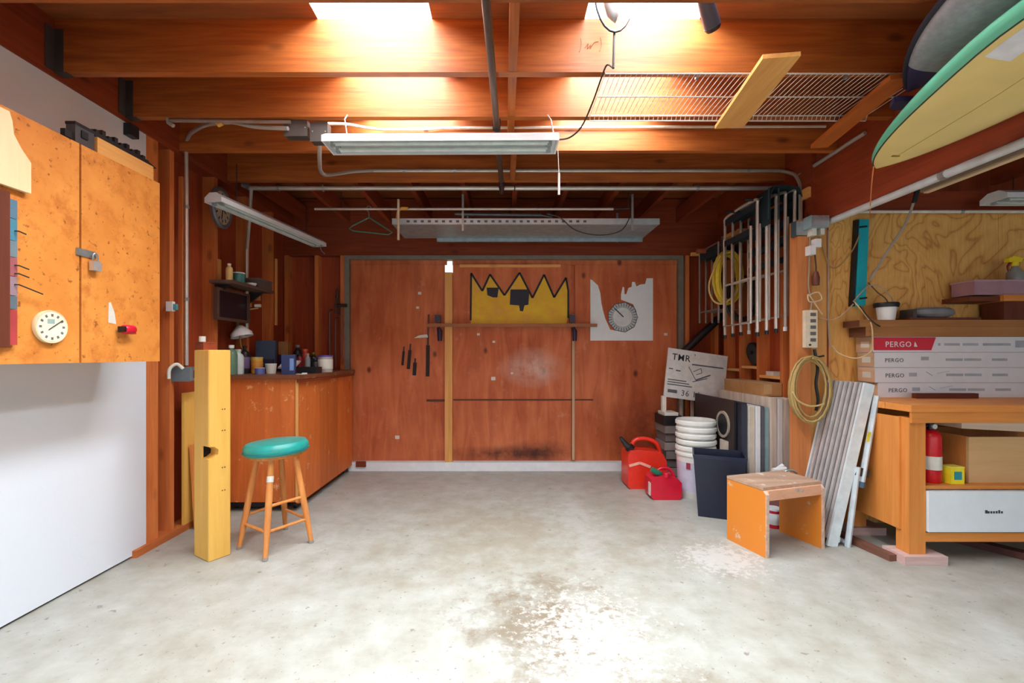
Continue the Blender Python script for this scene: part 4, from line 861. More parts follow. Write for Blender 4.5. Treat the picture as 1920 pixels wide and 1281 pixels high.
# k: 0 = right rail, 7 = top, 14 = left rail, 21 = bottom
obj('rail', strip(rows, 8, 17, .0012), GRN, sf, True); obj('rail', strip(rows, -2, 4, .0012), plain('rail_pale', (214, 216, 170), .25), sf, True)
obj('pinline', strip(rows, 17, 18, .0016, False), plain('pinline', (58, 58, 40), .4), sf, True) if False else None
bmx = BM(); tube(bmx, [r_[17] for r_ in rows], .0032, 6); obj('pinline', bmx, plain('pinline', (58, 58, 40), .4), sf, True)
bmx = BM(); tube(bmx, [(r_[21] + Vector((0, 0, .001))) for r_ in rows[5:]], .0025, 6); obj('stringer', bmx, plain('stringer', (184, 156, 82), .4), sf, True)
bmx = strip(rows, 18, 20, .0022, False, 15, 20); obj('patch', bmx, plain('patch_white', (222, 222, 226), .6, 0, .1), sf, True)
bmx = BM(); bar(bmx, rows[5][21] + Vector((-.025, 0, -.001)), rows[5][21] + Vector((.01, 0, -.001)), .008, .004); obj('nose_mark', bmx, plain('mark', (140, 116, 50), .6), sf)
bag = thing('board_bag', 'grey padded board bag with dark navy edge above the surfboard', 'bag', (1.85, .9, 2.33))
rows2 = board_sections(2.02, -.4, lambda y: 2.340 + .02 * (2.0 - y), lambda y: 1.80, .338, .055, R(-4), 3.2)
obj('body', strip(rows2, 0, m, 0, True), plain('bag_grey', (150, 150, 156), .8, 0, .15, 40), bag, True)
BAGN = plain('bag_navy', (44, 42, 84), .6)
obj('nose_panel', strip(rows2, 0, m, .0015, True, 0, 7), BAGN, bag, True)
obj('edge_piping', tube(BM(), [r_[14] + Vector((-.004, 0, 0)) for r_ in rows2], .011, 8), plain('piping', (34, 34, 48), .6), bag, True)
obj('edge_piping', tube(BM(), [r_[12] + Vector((-.004, 0, .004)) for r_ in rows2], .006, 8), plain('piping_light', (84, 84, 96), .6), bag, True)
obj('nose_loop', prism(BM(), [(0, 0), (.03, .045), (.075, .06), (.11, .045), (.12, .0), (.08, -.02), (.03, -.015)], -.012, .012, 'xy', Matrix.Translation((1.72, 2.00, 2.275)) @ Matrix.Rotation(R(8), 4, 'Z')), BAGN, bag, True, .006)
for y in (.85, .0):      # racks that carry both boards
    rk = thing('board_rack', 'wooden hanger carrying the boards, farther from the camera' if y > .5 else 'wooden hanger carrying the boards near the camera', 'rack', (1.8, y, 2.1))
    zb = ZSF(y) - .072
    obj('arm', box(BM(), 1.44, 2.149, y, y + .035, zb - .03, zb - .001), PALE('x'), rk); obj('hanger', box(BM(), 1.40, 1.439, y, y + .035, zb - .03, 2.461), PALE('z'), rk)
tag(obj('bungee_cord', tube(BM(), smooth_pts([W(1638, 313, 2.2), W(1634, 350, 2.4), W(1631, 400, 2.75)], 4), .0028, 6), plain('cord_orange', (222, 142, 82), .6), None, True), 'orange cord hanging down from the surfboard nose', 'cord')
# trim board under the bay ceiling
tb2 = thing('trim_board', 'long taupe board with a pale edge stored under the right bay ceiling', 'board', (2.46, 1.5, 2.1))
Bx('face', wood('taupe', (150, 128, 104), (172, 150, 124), 'y', .6, 0), tb2, 2.45, 2.47, -.6, 2.67, 2.105, 2.175); Bx('edge', wood('edge_pale', (226, 196, 156), (240, 214, 176), 'y', .5, 0), tb2, 2.4705, 2.50, -.6, 2.67, 2.10, 2.112)
for y in (.5, 2.2): Bx('hanger', DARKMET, tb2, 2.452, 2.468, y, y + .02, 2.1755, 2.50 if False else 2.299)
# galvanized shelf, rod, hanger at the back
gs = thing('metal_shelf', 'long galvanized steel shelf hung flat under the rear rafters', 'shelf', (.18, 4.0, 2.266))
GS = plain('galv_shelf', (150, 166, 172), .4, .5, .18, 20)
gx0, gx1, zg = W(735, 412, 3.72).x, W(1237, 412, 3.72).x, W(900, 420, 3.72).z
Bx('deck', GS, gs, gx0, gx1, 3.74, 4.18, zg, zg + .004); Bx('lip', plain('galv_lip', (186, 204, 212), .35, .5), gs, gx0, gx1, 3.72, 3.7395, zg - .002, zg + .045); Bx('rear_lip', GS, gs, gx0 + .3, gx1, 4.1805, 4.20, zg - .03, zg + .02)
bmx = BM()
for q in range(26): box(bmx, gx0 + .12 + .058 * q, gx0 + .145 + .058 * q, 3.7185, 3.7198, zg + .012, zg + .03)
stuff(obj('slot', bmx, plain('slot_dark', (84, 92, 104), .6), gs))
for px in (868, 1185):
    x = W(px, 400, 3.72).x; obj('hanger_strap', box(BM(), x - .008, x + .008, 3.705, 3.7175, zg - .06, 2.463), GALV, gs)
    obj('rear_strap', box(BM(), x - .008, x + .008, 4.2005, 4.21, zg - .03, 2.463), GALV, gs)
rd = thing('closet_rod', 'thin pale rod hung under the rafters above the metal shelf', 'rod', W(880, 392, 3.68))
ry = 3.66; obj('rod', tube(BM(), [W(590, 392, ry), W(1150, 392, ry)], .0105, 8), plain('rod_pale', (190, 180, 170), .35, .5), rd, True)
obj('extension', tube(BM(), [W(1150, 392, ry) + Vector((.0005, 0, 0)), W(1180, 391, ry)], .007, 8), DARKMET, rd, True)
for px in (640, 1178): x = W(px, 392, ry).x; obj('hanger_wire', tube(BM(), [(x, ry, W(px, 392, ry).z), (x, ry, 2.463)], .003, 6), DARKMET, rd)
ch = thing('coat_hanger', 'green wire coat hanger on the rod at left', 'hanger', W(692, 392, ry))
hz = lambda px, py: W(px, py, ry - .0)
obj('frame', tube(BM(), [hz(692, 408), hz(660, 424), hz(655, 429), hz(662, 433), hz(728, 440), hz(735, 436), hz(728, 431), hz(692, 408)], .006, 8), plain('hanger_green', (70, 106, 88), .4), ch, True)
obj('hook', tube(BM(), smooth_pts([hz(692, 408), hz(691, 398), hz(687, 392), hz(691, 386), hz(697, 390)], 4), .0035, 6), GALV, ch, True)
yh = thing('yellow_hook', 'orange plastic hook with a white stick on the rod', 'hook', W(747, 392, 3.63))
obj('hook', tube(BM(), smooth_pts([W(765, 391, 3.635), W(753, 391, 3.635), W(747, 396, 3.635), W(745, 410, 3.635)], 4), .012, 8), plain('hook_orange', (214, 150, 40), .5), yh, True)
obj('stick', tube(BM(), [W(747, 374, 3.61), W(747, 450, 3.61)], .010, 8), plain('stick_pale', (206, 186, 160), .6), yh, True)
dl2 = thing('dangling_cords', 'thin grey cord looped along the metal shelf', 'cord', W(1080, 430, 3.68))
obj('cord', tube(BM(), smooth_pts([W(1028, 402, 3.69), W(1050, 408, 3.69), W(1080, 432, 3.69), (W(1125, 441, 3.69)), W(1165, 432, 3.69), W(1182, 405, 3.69)], 6), .004, 6), DARKMET, dl2, True)
obj('tie', tube(BM(), [W(1026, 400, 3.69), W(1036, 404, 3.69)], .010, 8), BLACK, dl2)
pr = thing('loose_strut', 'thin grey metal bar lying above the shelf under the rod', 'bar', W(950, 404, 3.9)); obj('bar', tube(BM(), [W(853, 402, 3.95), W(1015, 404, 3.95)], .014, 8), GS, pr, True); obj('end', tube(BM(), [W(1015.2, 404, 3.95), W(1035, 408, 3.95)], .008, 8), GALV, pr)
for px in (870, 1010): obj('wire', tube(BM(), [W(px, 402, 3.95), (W(px, 402, 3.95).x, 3.95, 2.463)], .003, 6), DARKMET, pr)

# ================================================================== REAR RIGHT NOOK
# folded chairs hung flat against the right wall
FR = plain('chair_tube', (196, 188, 178), .35, .4); FAB = plain('chair_fabric', (28, 40, 48), .8)
def folded_chair(x, y0, z0, label, fabm, wd=.48, ht=.92):
    c = thing('folding_chair', label, 'chair', (x, y0 + wd / 2, z0), 'folded chairs hung on the right wall')
    obj('back_frame', tube(BM(), [(x, y0, z0), (x, y0, z0 + ht)] + smooth_pts([(x, y0, z0 + ht), (x, y0 + .04, z0 + ht + .05), (x, y0 + wd - .04, z0 + ht + .05), (x, y0 + wd, z0 + ht)], 4)[1:] + [(x, y0 + wd, z0)], .011, 8), FR, c, True)
    xo = x - .026
    obj('seat_frame', tube(BM(), [(xo, y0 + .04, z0 + .78), (xo, y0 + .04, z0 + .07), (xo, y0 + wd - .04, z0 + .07), (xo, y0 + wd - .04, z0 + .78)], .010, 8), FR, c, True)
    obj('crossbar', tube(BM(), [(xo, y0 + .041, z0 + .4), (xo, y0 + wd - .041, z0 + .4)], .008, 8), FR, c, True)
    for q in ((.60, .72, .84) if x > 1.95 else (.90,)): obj('back_strap', box(BM(), x - .004, x + .003, y0 + .0115, y0 + wd - .0115, z0 + q, z0 + q + .05), fabm, c)
    for q in ((.46, .58, .70) if x > 1.95 else (.72,)): obj('seat_strap', box(BM(), xo - .004, xo + .003, y0 + .051, y0 + wd - .051, z0 + q, z0 + q + .045), fabm, c)
    for yy in (y0, y0 + wd): obj('foot_cap', tube(BM(), [(x, yy, z0 - .03), (x, yy, z0 - .0005)], .0135, 8), WHITE if x > 2.0 else BLACK, c)
    return c
labs = ('folded chair hung closest to the right wall, pale tubes', 'second folded chair out from the right wall', 'third folded chair out, middle of the hung stack', 'fourth folded chair out from the right wall', 'folded chair hanging outermost on the right wall')
for i in range(5): folded_chair(2.065 - .058 * i, 3.22 + .015 * i, 1.36 + .0 - .012 * i, labs[i], FAB)
pg = thing('wall_peg', 'wooden peg arms carrying the folded chairs', 'peg', (1.95, 3.5, 2.2))
for y in (3.32, 3.60): obj('arm', tube(BM(), [(2.1945 if y > 4 else 2.16, y, 2.275), (1.76, y, 2.285)], .010, 8), DARKMET, pg)
obj('rail', box(BM(), 2.10, 2.1945, 3.13, 3.72, 2.24, 2.31), PALE('y'), pg)
cov = thing('chair_cover', 'dark teal cloth draped over the tops of the folded chairs', 'cloth', (1.95, 3.3, 2.2))
bmx = BM()
prf = [(2.10, 2.06), (2.10, 2.27), (2.08, 2.33), (1.98, 2.345), (1.90, 2.34), (1.87, 2.27), (1.87, 2.07), (1.876, 2.07), (1.878, 2.268), (1.905, 2.332), (1.98, 2.337), (2.075, 2.322), (2.093, 2.268), (2.093, 2.06)]
prism(bmx, prf, 3.19, 3.40); obj('cloth', bmx, plain('cover_teal', (26, 46, 54), .85), cov, True); 
for x in (1.86, 1.93): obj('fold', tube(BM(), [(x - .002 if x < 1.9 else x, 3.186, 2.10), (x, 3.184, 2.32)], .006, 6), plain('cover_fold', (38, 62, 70), .85), cov, True)
wrd = ('nearest the wall', 'second from the wall', 'third from the wall', 'outermost of the four')
for i, x in enumerate((2.05, 1.99, 1.93, 1.87)):
    z0 = 1.45; y0 = 3.95
    bk = thing('folding_chair', 'dim folded chair at the back behind the pale tubed ones, ' + wrd[i], 'chair', (x, y0 + .19, z0), 'dim folded chairs at the back of the right wall')
    obj('frame', tube(BM(), [(x, y0, z0), (x, y0, z0 + .68), (x, y0 + .38, z0 + .68), (x, y0 + .38, z0)], .010, 8), plain('tube_dim', (150, 146, 142), .35, .5), bk, True)
    obj('fabric', box(BM(), x - .004, x + .004, y0 + .011, y0 + .37, z0 + .58, z0 + .66), FAB, bk)
    obj('crossbar', tube(BM(), [(x, y0 + .011, z0 + .1), (x, y0 + .369, z0 + .1)], .007, 8), plain('tube_dim', (150, 146, 142), .35, .5), bk, True)
tag(obj('hanging_rail', box(BM(), 1.80, 2.194, 4.345, 4.38, 2.10, 2.13), PALE('x'), bev=.002), 'wooden rail above the dim folded chairs at the back', 'rail')
# peg stubs and shelf boards above
tag(obj('shelf_board', box(BM(), W(1362, 446, 3.9).x, 2.104, 3.78, 3.98, W(1362, 446, 3.9).z, W(1362, 440, 3.9).z), PALE('x'), bev=.002), 'pale shelf board above the yellow rope', 'shelf')
t_ = thing('wood_offcut', 'short pale stick lying on the shelf board above the rope', 'wood block', W(1388, 433, 3.85)); zb = W(1362, 440, 3.9).z + .0005
Bx('stick', MAPLE, t_, W(1376, 440, 3.9).x, W(1404, 440, 3.9).x, 3.82, 3.86, zb, zb + .03, .002); Bx('nail', DARKMET, t_, W(1386, 430, 3.9).x, W(1388, 430, 3.9).x, 3.835, 3.845, zb + .0305, zb + .08)
tag(obj('timber_offcut', box(BM(), W(1306, 475, 4.2).x, W(1360, 470, 4.2).x, 4.18, 4.215, W(1300, 475, 4.2).z, W(1300, 468, 4.2).z), wood('arm_red', (150, 76, 50), (180, 104, 74), 'x', .6, .2), bev=.003), 'reddish wooden stick jutting out left above the rope', 'stick')
# ropes
def coil(name, label, c, rx, rz, turns, r_, mat, sp=.012, ty=.0, jit=.012, seed=1, cat='rope'):
    rnd = random.Random(seed); t_ = thing(name, label, cat, (c[0], c[1], c[2] - rz)); pts = []
    n = 18
    for q in range(turns * n + 1):
        a = 2 * PI * q / n; tn = q / n; jx = .01 * math.sin(tn * 3.1 + seed) + jit * math.sin(tn * 1.7); 
        pts.append(Vector((c[0] + (rx + jx) * math.sin(a), c[1] - ty + sp * (tn - turns / 2), c[2] + (rz + jx) * math.cos(a) - (jit if math.cos(a) < 0 else 0) * abs(math.sin(tn * 2.3)))))
    obj('coil', tube(BM(), pts, r_, 6), mat, t_, True)
    return t_, pts
c1 = W(1366, 520, 3.80)
yr, pts = coil('rope', 'coil of yellow rope hanging left of the folded chairs', (c1.x, 3.81, c1.z), .098, .205, 9, .0105, ROPE, .008, seed=2)
obj('loose_end', tube(BM(), smooth_pts([W(1350, 480, 3.75), W(1330, 530, 3.75), W(1335, 560, 3.75), W(1352, 570, 3.75), W(1372, 558, 3.75), W(1384, 540, 3.75)], 5), .007, 6), plain('rope_pale', (206, 176, 110), .7), yr, True)
obj('hook', tube(BM(), [(c1.x, 3.79, c1.z + .21), (c1.x, 3.92, c1.z + .215), (c1.x, 3.92, 2.17)], .008, 6), DARKMET, yr)
c2 = W(1393, 560, 3.90)
dk, pts = coil('hose', 'dark coiled hose hanging below the yellow rope', (c2.x, 3.905, c2.z), .11, .17, 5, .011, plain('hose_dark', (52, 44, 40), .5), .012, seed=5, cat='hose')
obj('hook', tube(BM(), [(c2.x, 3.90, c2.z + .175), (c2.x + .05, 4.06, c2.z + .18), (2.103, 4.06, c2.z + .18)], .006, 6), DARKMET, dk)
# black tube leaning across the corner
bt = thing('black_tube', 'black padded tube leaning diagonally in the rear right corner', 'tube', W(1285, 655, 4.4))
a = W(1282, 660, 4.42); b = W(1356, 590, 4.40); obj('tube', tube(BM(), [a, b], .035, 12), BLACK, bt, True); obj('end_cap', tube(BM(), [b + (b - a).normalized() * .0005, b + (b - a).normalized() * .02], .037, 12), plain('cap_grey', (46, 46, 52), .5), bt, True)
obj('nail', tube(BM(), [b + Vector((-.05, .02, -.02)), b + Vector((-.05, .098, -.02))], .004, 6), DARKMET, bt)
t_ = thing('black_disc', 'round black lid standing in the upper cubby', 'lid', (2.155, 3.9, 1.053)); q = PX(1428, 645, 2.12)
obj('disc', lathe(BM(), [(0, -.02), (.09, -.02), (.10, -.012), (.10, .012), (.09, .02), (0, .02)], (2.155, 3.9, 1.054 + .103), 24, Matrix.Rotation(R(78), 4, 'Y')), BLACK, t_, True); obj('knob', tube(BM(), [(2.132, 3.9, 1.165), (2.115, 3.9, 1.168)], .015, 8), DARKMET, t_, True)
t_ = thing('small_box', 'tiny white box on the lower cubby ledge', 'box', (2.13, 3.6, .983)); Bx('box', OFFW, t_, 2.115, 2.18, 3.56, 3.66, .9825, 1.012, .002); Bx('flap', WHITE, t_, 2.114, 2.181, 3.559, 3.661, 1.0125, 1.016)
# stored boards standing on edge against the right wall
def stored(name, label, x0, x1, y0, y1, h, mat, trim=None, z0=.0):
    b = thing(name, label, 'board', ((x0 + x1) / 2, (y0 + y1) / 2, z0), 'boards stored on edge')
    Bx('panel', mat, b, x0, x1, y0, y1, z0, z0 + h, .003)
    Bx('edge_band', trim or mat, b, x0 + .002, x1 - .002, y0 - .006, y0 - .0005, z0 + .01, z0 + h - .005)
    return b
WW = wood('washed_wood', (164, 142, 122), (226, 212, 196), 'z', .6, .4, 16)
bl = [('dark brown panel facing the room at left of the stored boards', 1.735, 1.752, 3.42, 4.12, .80, plain('panel_dark', (52, 38, 36), .6), BLACK),
      ('black framed board beside the dark panel', 1.756, 1.80, 3.36, 4.05, .79, plain('frame_black', (34, 38, 50), .5), plain('frame_edge', (44, 50, 66), .5)),
      ('cream board behind the navy bin, left of the white one', 1.806, 1.846, 3.34, 4.05, .77, OFFW, plain('cream_edge', (202, 190, 172), .6)),
      ('bright white board in the stored stack', 1.850, 1.882, 3.33, 4.1, .77, WHITE, WHITE),
      ('slate grey board between white and teal ones', 1.886, 1.91, 3.33, 4.1, .77, plain('slate_board', (92, 92, 100), .6), None),
      ('pale teal board in the stored stack', 1.914, 1.945, 3.33, 4.1, .76, plain('teal_board', (132, 160, 162), .5), None),
      ('tan washed board right of the teal one', 1.95, 1.99, 3.31, 4.1, .835, WW, WW),
      ('white streaked plank in the stored stack', 1.994, 2.026, 3.30, 4.1, .83, wood('white_plank', (196, 188, 184), (224, 220, 218), 'z', .6, 0), None),
      ('knotty washed plank nearest the right wall', 2.03, 2.078, 3.30, 4.1, .83, WW, WW),
      ('thin white board against the right wall', 2.082, 2.098, 3.30, 4.1, .83, OFFW, None)]
for q in bl: stored('stored_board', q[0], *q[1:])
t_ = thing('round_vent', 'pale ring and black tube leaning on the dark panel', 'vent', (1.728, 3.57, .0))
MR = Matrix.Rotation(R(-90), 4, 'Y')
obj('ring', lathe(BM(), [(.085, 0), (.105, 0), (.105, .011), (.085, .011), (.085, 0)], (1.7335, 3.58, .60), 24, MR), plain('ring_tan', (168, 156, 140), .6), t_, True); obj('hole', lathe(BM(), [(0, .0), (.084, .0), (.084, .006), (0, .006)], (1.7335, 3.58, .60), 24, MR), BLACK, t_)
Bx('stem', plain('stem_cream', (206, 196, 182), .6), t_, 1.7225, 1.7335, 3.50, 3.62, 0.001, .478, .003)
t_ = thing('cardboard_box', 'long flat carton lying on top of the stored boards', 'box', (1.98, 3.7, .836))
Bx('carton', CARD, t_, 1.955, 2.096, 3.42, 4.02, .836, .93, .003); Bx('lid', plain('carton_tan', (176, 142, 104), .8), t_, 1.953, 2.098, 3.418, 4.022, .9305, .936); Bx('flap', plain('flap_tan', (186, 150, 104), .8), t_, 1.96, 2.02, 3.4165, 3.4195, .85, .925)
# white sign board on stakes
sg = thing('sign_board', 'white printed board marked TMR propped in the rear right corner', 'sign', (1.6, 4.2, .7))
YS = 4.20; O = W(1254, 652, YS); xd = Vector((math.cos(R(-8)), .10, math.sin(R(-8)))).normalized(); zd = Vector((math.sin(R(-6)) * 1.0, .06, math.cos(R(6)))).normalized(); zd = (zd - xd * zd.dot(xd)).normalized(); nd = xd.cross(zd)
MG = Matrix((xd, -nd, zd)).transposed().to_4x4(); MG.translation = O     # local x right, y back, z up
Ws, Hs = .585, .455
Bx('board', plain('sign_white', (218, 220, 216), .6), sg, 0, Ws, .001, .016, -Hs, 0, .002, MG)
GP = plain('sign_print', (96, 100, 108), .7); IK2 = plain('sign_ink', (34, 38, 48), .7)
def G(x, z, y=-.0005): return MG @ Vector((x, y, z))
text('lettering', 'TMR', .085, G(.04, -.105), xd, zd, IK2, sg); text('lettering', "'", .06, G(.255, -.07), xd, zd, IK2, sg); text('number', '36 11', .075, G(.16, -.425), xd, zd, GP, sg)
bmx = BM()
def gl(x0, z0, x1, z1, w): bar(bmx, G(x0, z0, -.001), G(x1, z1, -.001), w, .001, tuple(nd)) if True else None
gl(.24, -.125, .55, -.12, .012); gl(.02, -.19, .06, -.19, .01); gl(.09, -.20, .135, -.20, .012); gl(.21, -.15, .29, -.265, .006); gl(.29, -.265, .43, -.20, .012); gl(.26, -.19, .33, -.15, .006); gl(.33, -.15, .345, -.19, .006); gl(.345, -.19, .29, -.215, .006)
for q in range(3): gl(.02, -.29 - .022 * q, .20 + .03 * q, -.29 - .022 * q, .009)
gl(.26, -.285, .4, -.235, .008); gl(.03, -.395, .12, -.395, .03)
obj('print', bmx, GP, sg)
for px in (1277, 1298): obj('stake', bar(BM(), (W(px, 730, 4.28).x, 4.285, 0), (W(px, 700, 4.28).x, 4.285, .95), .028, .018, (0, 1, 0)), plain('stake_white', (176, 164, 150), .6), sg)
# grey stack with a black tray
gk = thing('paver_stack', 'stack of grey boards left of the white buckets', 'stack', (1.57, 4.3, 0))
for i in range(7):
    h = .075; Bx('slab', plain('slab%d' % (i % 3), ((118, 110, 106), (140, 130, 124), (104, 98, 98))[i % 3], .8), gk, 1.42 + .012 * (i % 2), 1.575, 4.0 + .01 * (i % 3), 4.25, h * i + .0005 * i, h * i + h - .006, .005)
bt_ = thing('black_tray', 'black tray of tools on top of the grey stack', 'tray', (1.55, 4.2, .53)); zt2 = .524
bmx = BM(); box(bmx, 1.41, 1.57, 4.0, 4.24, zt2, zt2 + .008)
for q in ((1.41, 1.42, 4.0, 4.24), (1.56, 1.57, 4.0, 4.24), (1.42, 1.56, 4.0, 4.01), (1.42, 1.56, 4.23, 4.24)): box(bmx, *q, zt2 + .008, zt2 + .085)
obj('tray', bmx, BLACK, bt_); Bx('rag', OFFW, bt_, 1.43, 1.55, 4.03, 4.21, zt2 + .0085, zt2 + .11, .015); Bx('handle', OFFW, bt_, 1.44, 1.475, 4.12, 4.16, zt2 + .1105, zt2 + .25, .004)
# bucket stack
BUC = plain('bucket_white', (226, 228, 222), .4, 0, .05)
bx, by = 1.563, 3.70
b0 = thing('bucket', 'bottom white bucket with a blue and red printed label', 'bucket', (bx, by, 0), 'stack of white buckets')
BP = [(0, .0), (.132, .0), (.135, .004), (.148, .34), (.156, .34), (.156, .356), (.150, .362), (.150, .37), (.144, .37), (.130, .01), (0, .01)]
obj('body', lathe(BM(), BP, (bx, by, 0), 28), BUC, b0, True)
obj('label', lathe(BM(), [(.1372, .06), (.1382, .06), (.1462, .29), (.1452, .29)], (bx, by, 0), 28), plain('label_pale', (196, 196, 216), .5), b0, True)
bmx = BM()
for a, z, w, h in ((-110, .2, .3, .05), (-140, .24, .22, .05), (-95, .14, .35, .03)):
    for q in range(4):
        a0 = R(a) + w * q / 4; a1 = R(a) + w * (q + 1) / 4; r0 = .1415 + .0 + z * .035
        v = [bmx.verts.new((bx + r0 * math.cos(aa), by + r0 * math.sin(aa), zz)) for aa, zz in ((a0, z), (a1, z), (a1, z + h), (a0, z + h))]; bmx.faces.new(v)
obj('label_print', bmx, plain('label_print', (150, 40, 70), .5), b0)
rims = ('second bucket up in the white stack', 'third bucket up in the white stack', 'fourth bucket up in the white stack', 'fifth bucket up in the white stack', 'topmost bucket of the white stack')
BP2 = [(.143, .0), (.147, .0), (.148, .012), (.156, .012), (.156, .034), (.150, .040), (.150, .046), (.144, .046), (.143, 0)]
for i in range(5):
    z = .371 + i * .0515; b_ = thing('bucket', rims[i], 'bucket', (bx + .004 * (i % 2), by, z), 'stack of white buckets')
    cxy = (bx + .004 * (i % 2), by, z)
    obj('body', lathe(BM(), BP2, cxy, 28), BUC, b_, True)
    if i == 4: obj('inside', lathe(BM(), [(0, -.10), (.138, -.10), (.1425, .03), (.141, .03), (.136, -.095), (0, -.095)], cxy, 28), BUC, b_, True)
# gas cans
def gas_can(x, y, w, d, h, mat, label, spout_len, big):
    g = thing('gas_can', label, 'gas can', (x, y, 0)); hw, hd = w / 2, d / 2
    prof = [(-hw, .02), (-hw + .02, 0), (hw - .02, 0), (hw, .02), (hw, h * .58), (hw - .03, h * .72), (hw - .06, h * .78), (-hw + .09, h * .82), (-hw + .02, h * .80), (-hw, h * .7)]
    obj('body', prism(BM(), [(x + a, b) for a, b in prof], y - hd, y + hd), mat, g, True, .016 if big else .012)
    hp_ = smooth_pts([(x - hw + .05, y, h * .80), (x - hw + .09, y, h * .97), (x + .02, y, h * 1.0), (x + hw - .05, y, h * .90), (x + hw - .015, y, h * .66)] if big else [(x - hw + .04, y, h * .80), (x - .02, y, h * 1.0), (x + .05, y, h * .98), (x + hw - .03, y, h * .72)], 5)
    obj('handle', tube(BM(), hp_, .019 if big else .013, 10), mat, g, True)
    return g
g1 = gas_can(1.225, 3.98, .33, .22, .41, RED, 'large orange red gas can with a black spout by the door', .2, True)
a = Vector((1.10, 3.93, .335)); obj('spout', tube(BM(), [a, a + Vector((-.04, 0, .03)), W(1163, 820, 3.93)], [.032, .026, .014], 10), DARKMET, g1, True)
obj('cap_ring', tube(BM(), [a + Vector((.004, 0, -.008)), a + Vector((-.02, 0, .016))], .038, 12), BLACK, g1, True)
bmx = BM(); bar(bmx, (1.07, 3.868, .20), (1.16, 3.868, .225), .004, .022, (0, 0, 1)); bar(bmx, (1.16, 3.868, .225), (1.25, 3.868, .19), .004, .022, (0, 0, 1)); obj('label_band', bmx, plain('label_peach', (240, 180, 160), .5), g1)
g2 = gas_can(1.285, 3.66, .24, .16, .23, CRIM, 'small crimson gas can in front of the large one', .1, False)
q = W(1230, 885, 3.60); obj('spout', tube(BM(), [q + Vector((.05, .03, -.03)), q, q + Vector((-.035, -.0, .02))], [.02, .024, .02], 10), plain('green_cap', (40, 120, 92), .4), g2, True)
obj('filler_cap', lathe(BM(), [(0, 0), (.03, 0), (.03, .03), (.026, .034), (0, .034)], (1.29, 3.60, .18), 14), CRIM, g2, True)
Bx('side_strap', OFFW, g2, 1.158, 1.1645, 3.60, 3.64, .03, .13)
# navy waste bin
wbq = thing('waste_bin', 'dark navy rectangular waste bin in front of the bucket stack', 'bin', (1.53, 3.25, 0)); Mw = rotz(1.545, 3.27, R(-22))
def frustum(bm, w0, d0, w1, d1, z0, z1, M):
    v = [bm.verts.new(M @ Vector((sx * w / 2, sy * d / 2, z))) for w, d, z in ((w0, d0, z0), (w1, d1, z1)) for sx, sy in ((-1, -1), (1, -1), (1, 1), (-1, 1))]
    for k in range(4): bm.faces.new((v[k], v[(k + 1) % 4], v[4 + (k + 1) % 4], v[4 + k]))
    return v
bmx = BM(); vo = frustum(bmx, .27, .21, .335, .27, 0, .44, Mw); vi = frustum(bmx, .262, .202, .325, .26, .01, .44, Mw)
bmx.faces.new(vo[:4]); bmx.faces.new(vi[:4])
for k in range(4): bmx.faces.new((vo[4 + k], vo[4 + (k + 1) % 4], vi[4 + (k + 1) % 4], vi[4 + k]))
obj('body', bmx, NAVY, wbq)
bmx = BM(); vo = frustum(bmx, .3355, .2705, .345, .28, .418, .442, Mw); vi = frustum(bmx, .3352, .2702, .325, .26, .418, .4425, Mw)
for k in range(4):
    bmx.faces.new((vo[4 + k], vo[4 + (k + 1) % 4], vi[4 + (k + 1) % 4], vi[4 + k])); bmx.faces.new((vo[k], vo[(k + 1) % 4], vi[(k + 1) % 4], vi[k]))
obj('rim', bmx, plain('rim_navy', (34, 42, 66), .35), wbq)
# bag of white handles behind the step stool, tin below
t_ = thing('paint_roller', 'white wire roller frames piled behind the step stool', 'paint roller', (2.0, 3.2, .0)); c = W(1455, 885, 3.1)
Bx('can', plain('roller_can', (150, 96, 90), .6), t_, 1.86, 1.955, 3.09, 3.2, 0.0, .31, .01)
for i, (dx, dz) in enumerate(((-.06, .0), (.0, .02), (.05, -.005))): obj('roller', tube(BM(), [(1.83 + .02 * i, 3.09 + .03 * i, .335 + .02 * (i % 2)), (1.95, 3.11 + .03 * i, .345 + .015 * i)], .014, 10), WHITE, t_, True)
obj('handle', tube(BM(), smooth_pts([(1.87, 3.05, .33), (1.88, 3.03, .37), (1.93, 3.03, .375), (1.98, 3.05, .34)], 4), .008, 8), GALV, t_, True)
can('paint_tin', 'red tin with white top seen under the step stool', 'can', (1.80, 3.025, 0), .045, .13, CRIM, WHITE, WHITE)

# step stool
so = thing('step_stool', 'worn orange laminate step stool with rounded edges', 'step stool', (1.66, 2.75, 0))
P0 = Vector((1.477, 2.552, 0)); ax_ = Vector((1.899, 2.685, 0)) - P0; Ls = ax_.length; an = math.atan2(ax_.y, ax_.x); Ms = Matrix.Translation(P0) @ Matrix.Rotation(an, 4, 'Z')
def lam():
    m, nt, bs = base('orange_laminate'); mp = mapping(nt, (1, 1, 1)); n = noise(nt, mp.outputs[0], 11, 6, .7); n2 = noise(nt, mp.outputs[0], 5, 6, .7)
    c = mix(nt, ramp(nt, n.outputs['Fac'], [(.62, (0, 0, 0, 1)), (.67, (1, 1, 1, 1))]).outputs[0], lin((220, 132, 42)), lin((206, 178, 150)))
    c = mix(nt, ramp(nt, n2.outputs['Fac'], [(.66, (0, 0, 0, 1)), (.70, (.8,) * 3 + (1,))]).outputs[0], c, lin((120, 70, 34)))
    nt.links.new(c, bs.inputs['Base Color']); bs.inputs['Roughness'].default_value = .4; return m
LAM = lam(); RAW = wood('worn_ply', (160, 124, 100), (208, 176, 150), 'x', .6, .2, 8, (226, 214, 204)); WEDGE = plain('edge_tape', (206, 176, 156), .6, 0, .25, 30)
Ds = .288; hS = .375; T = .02
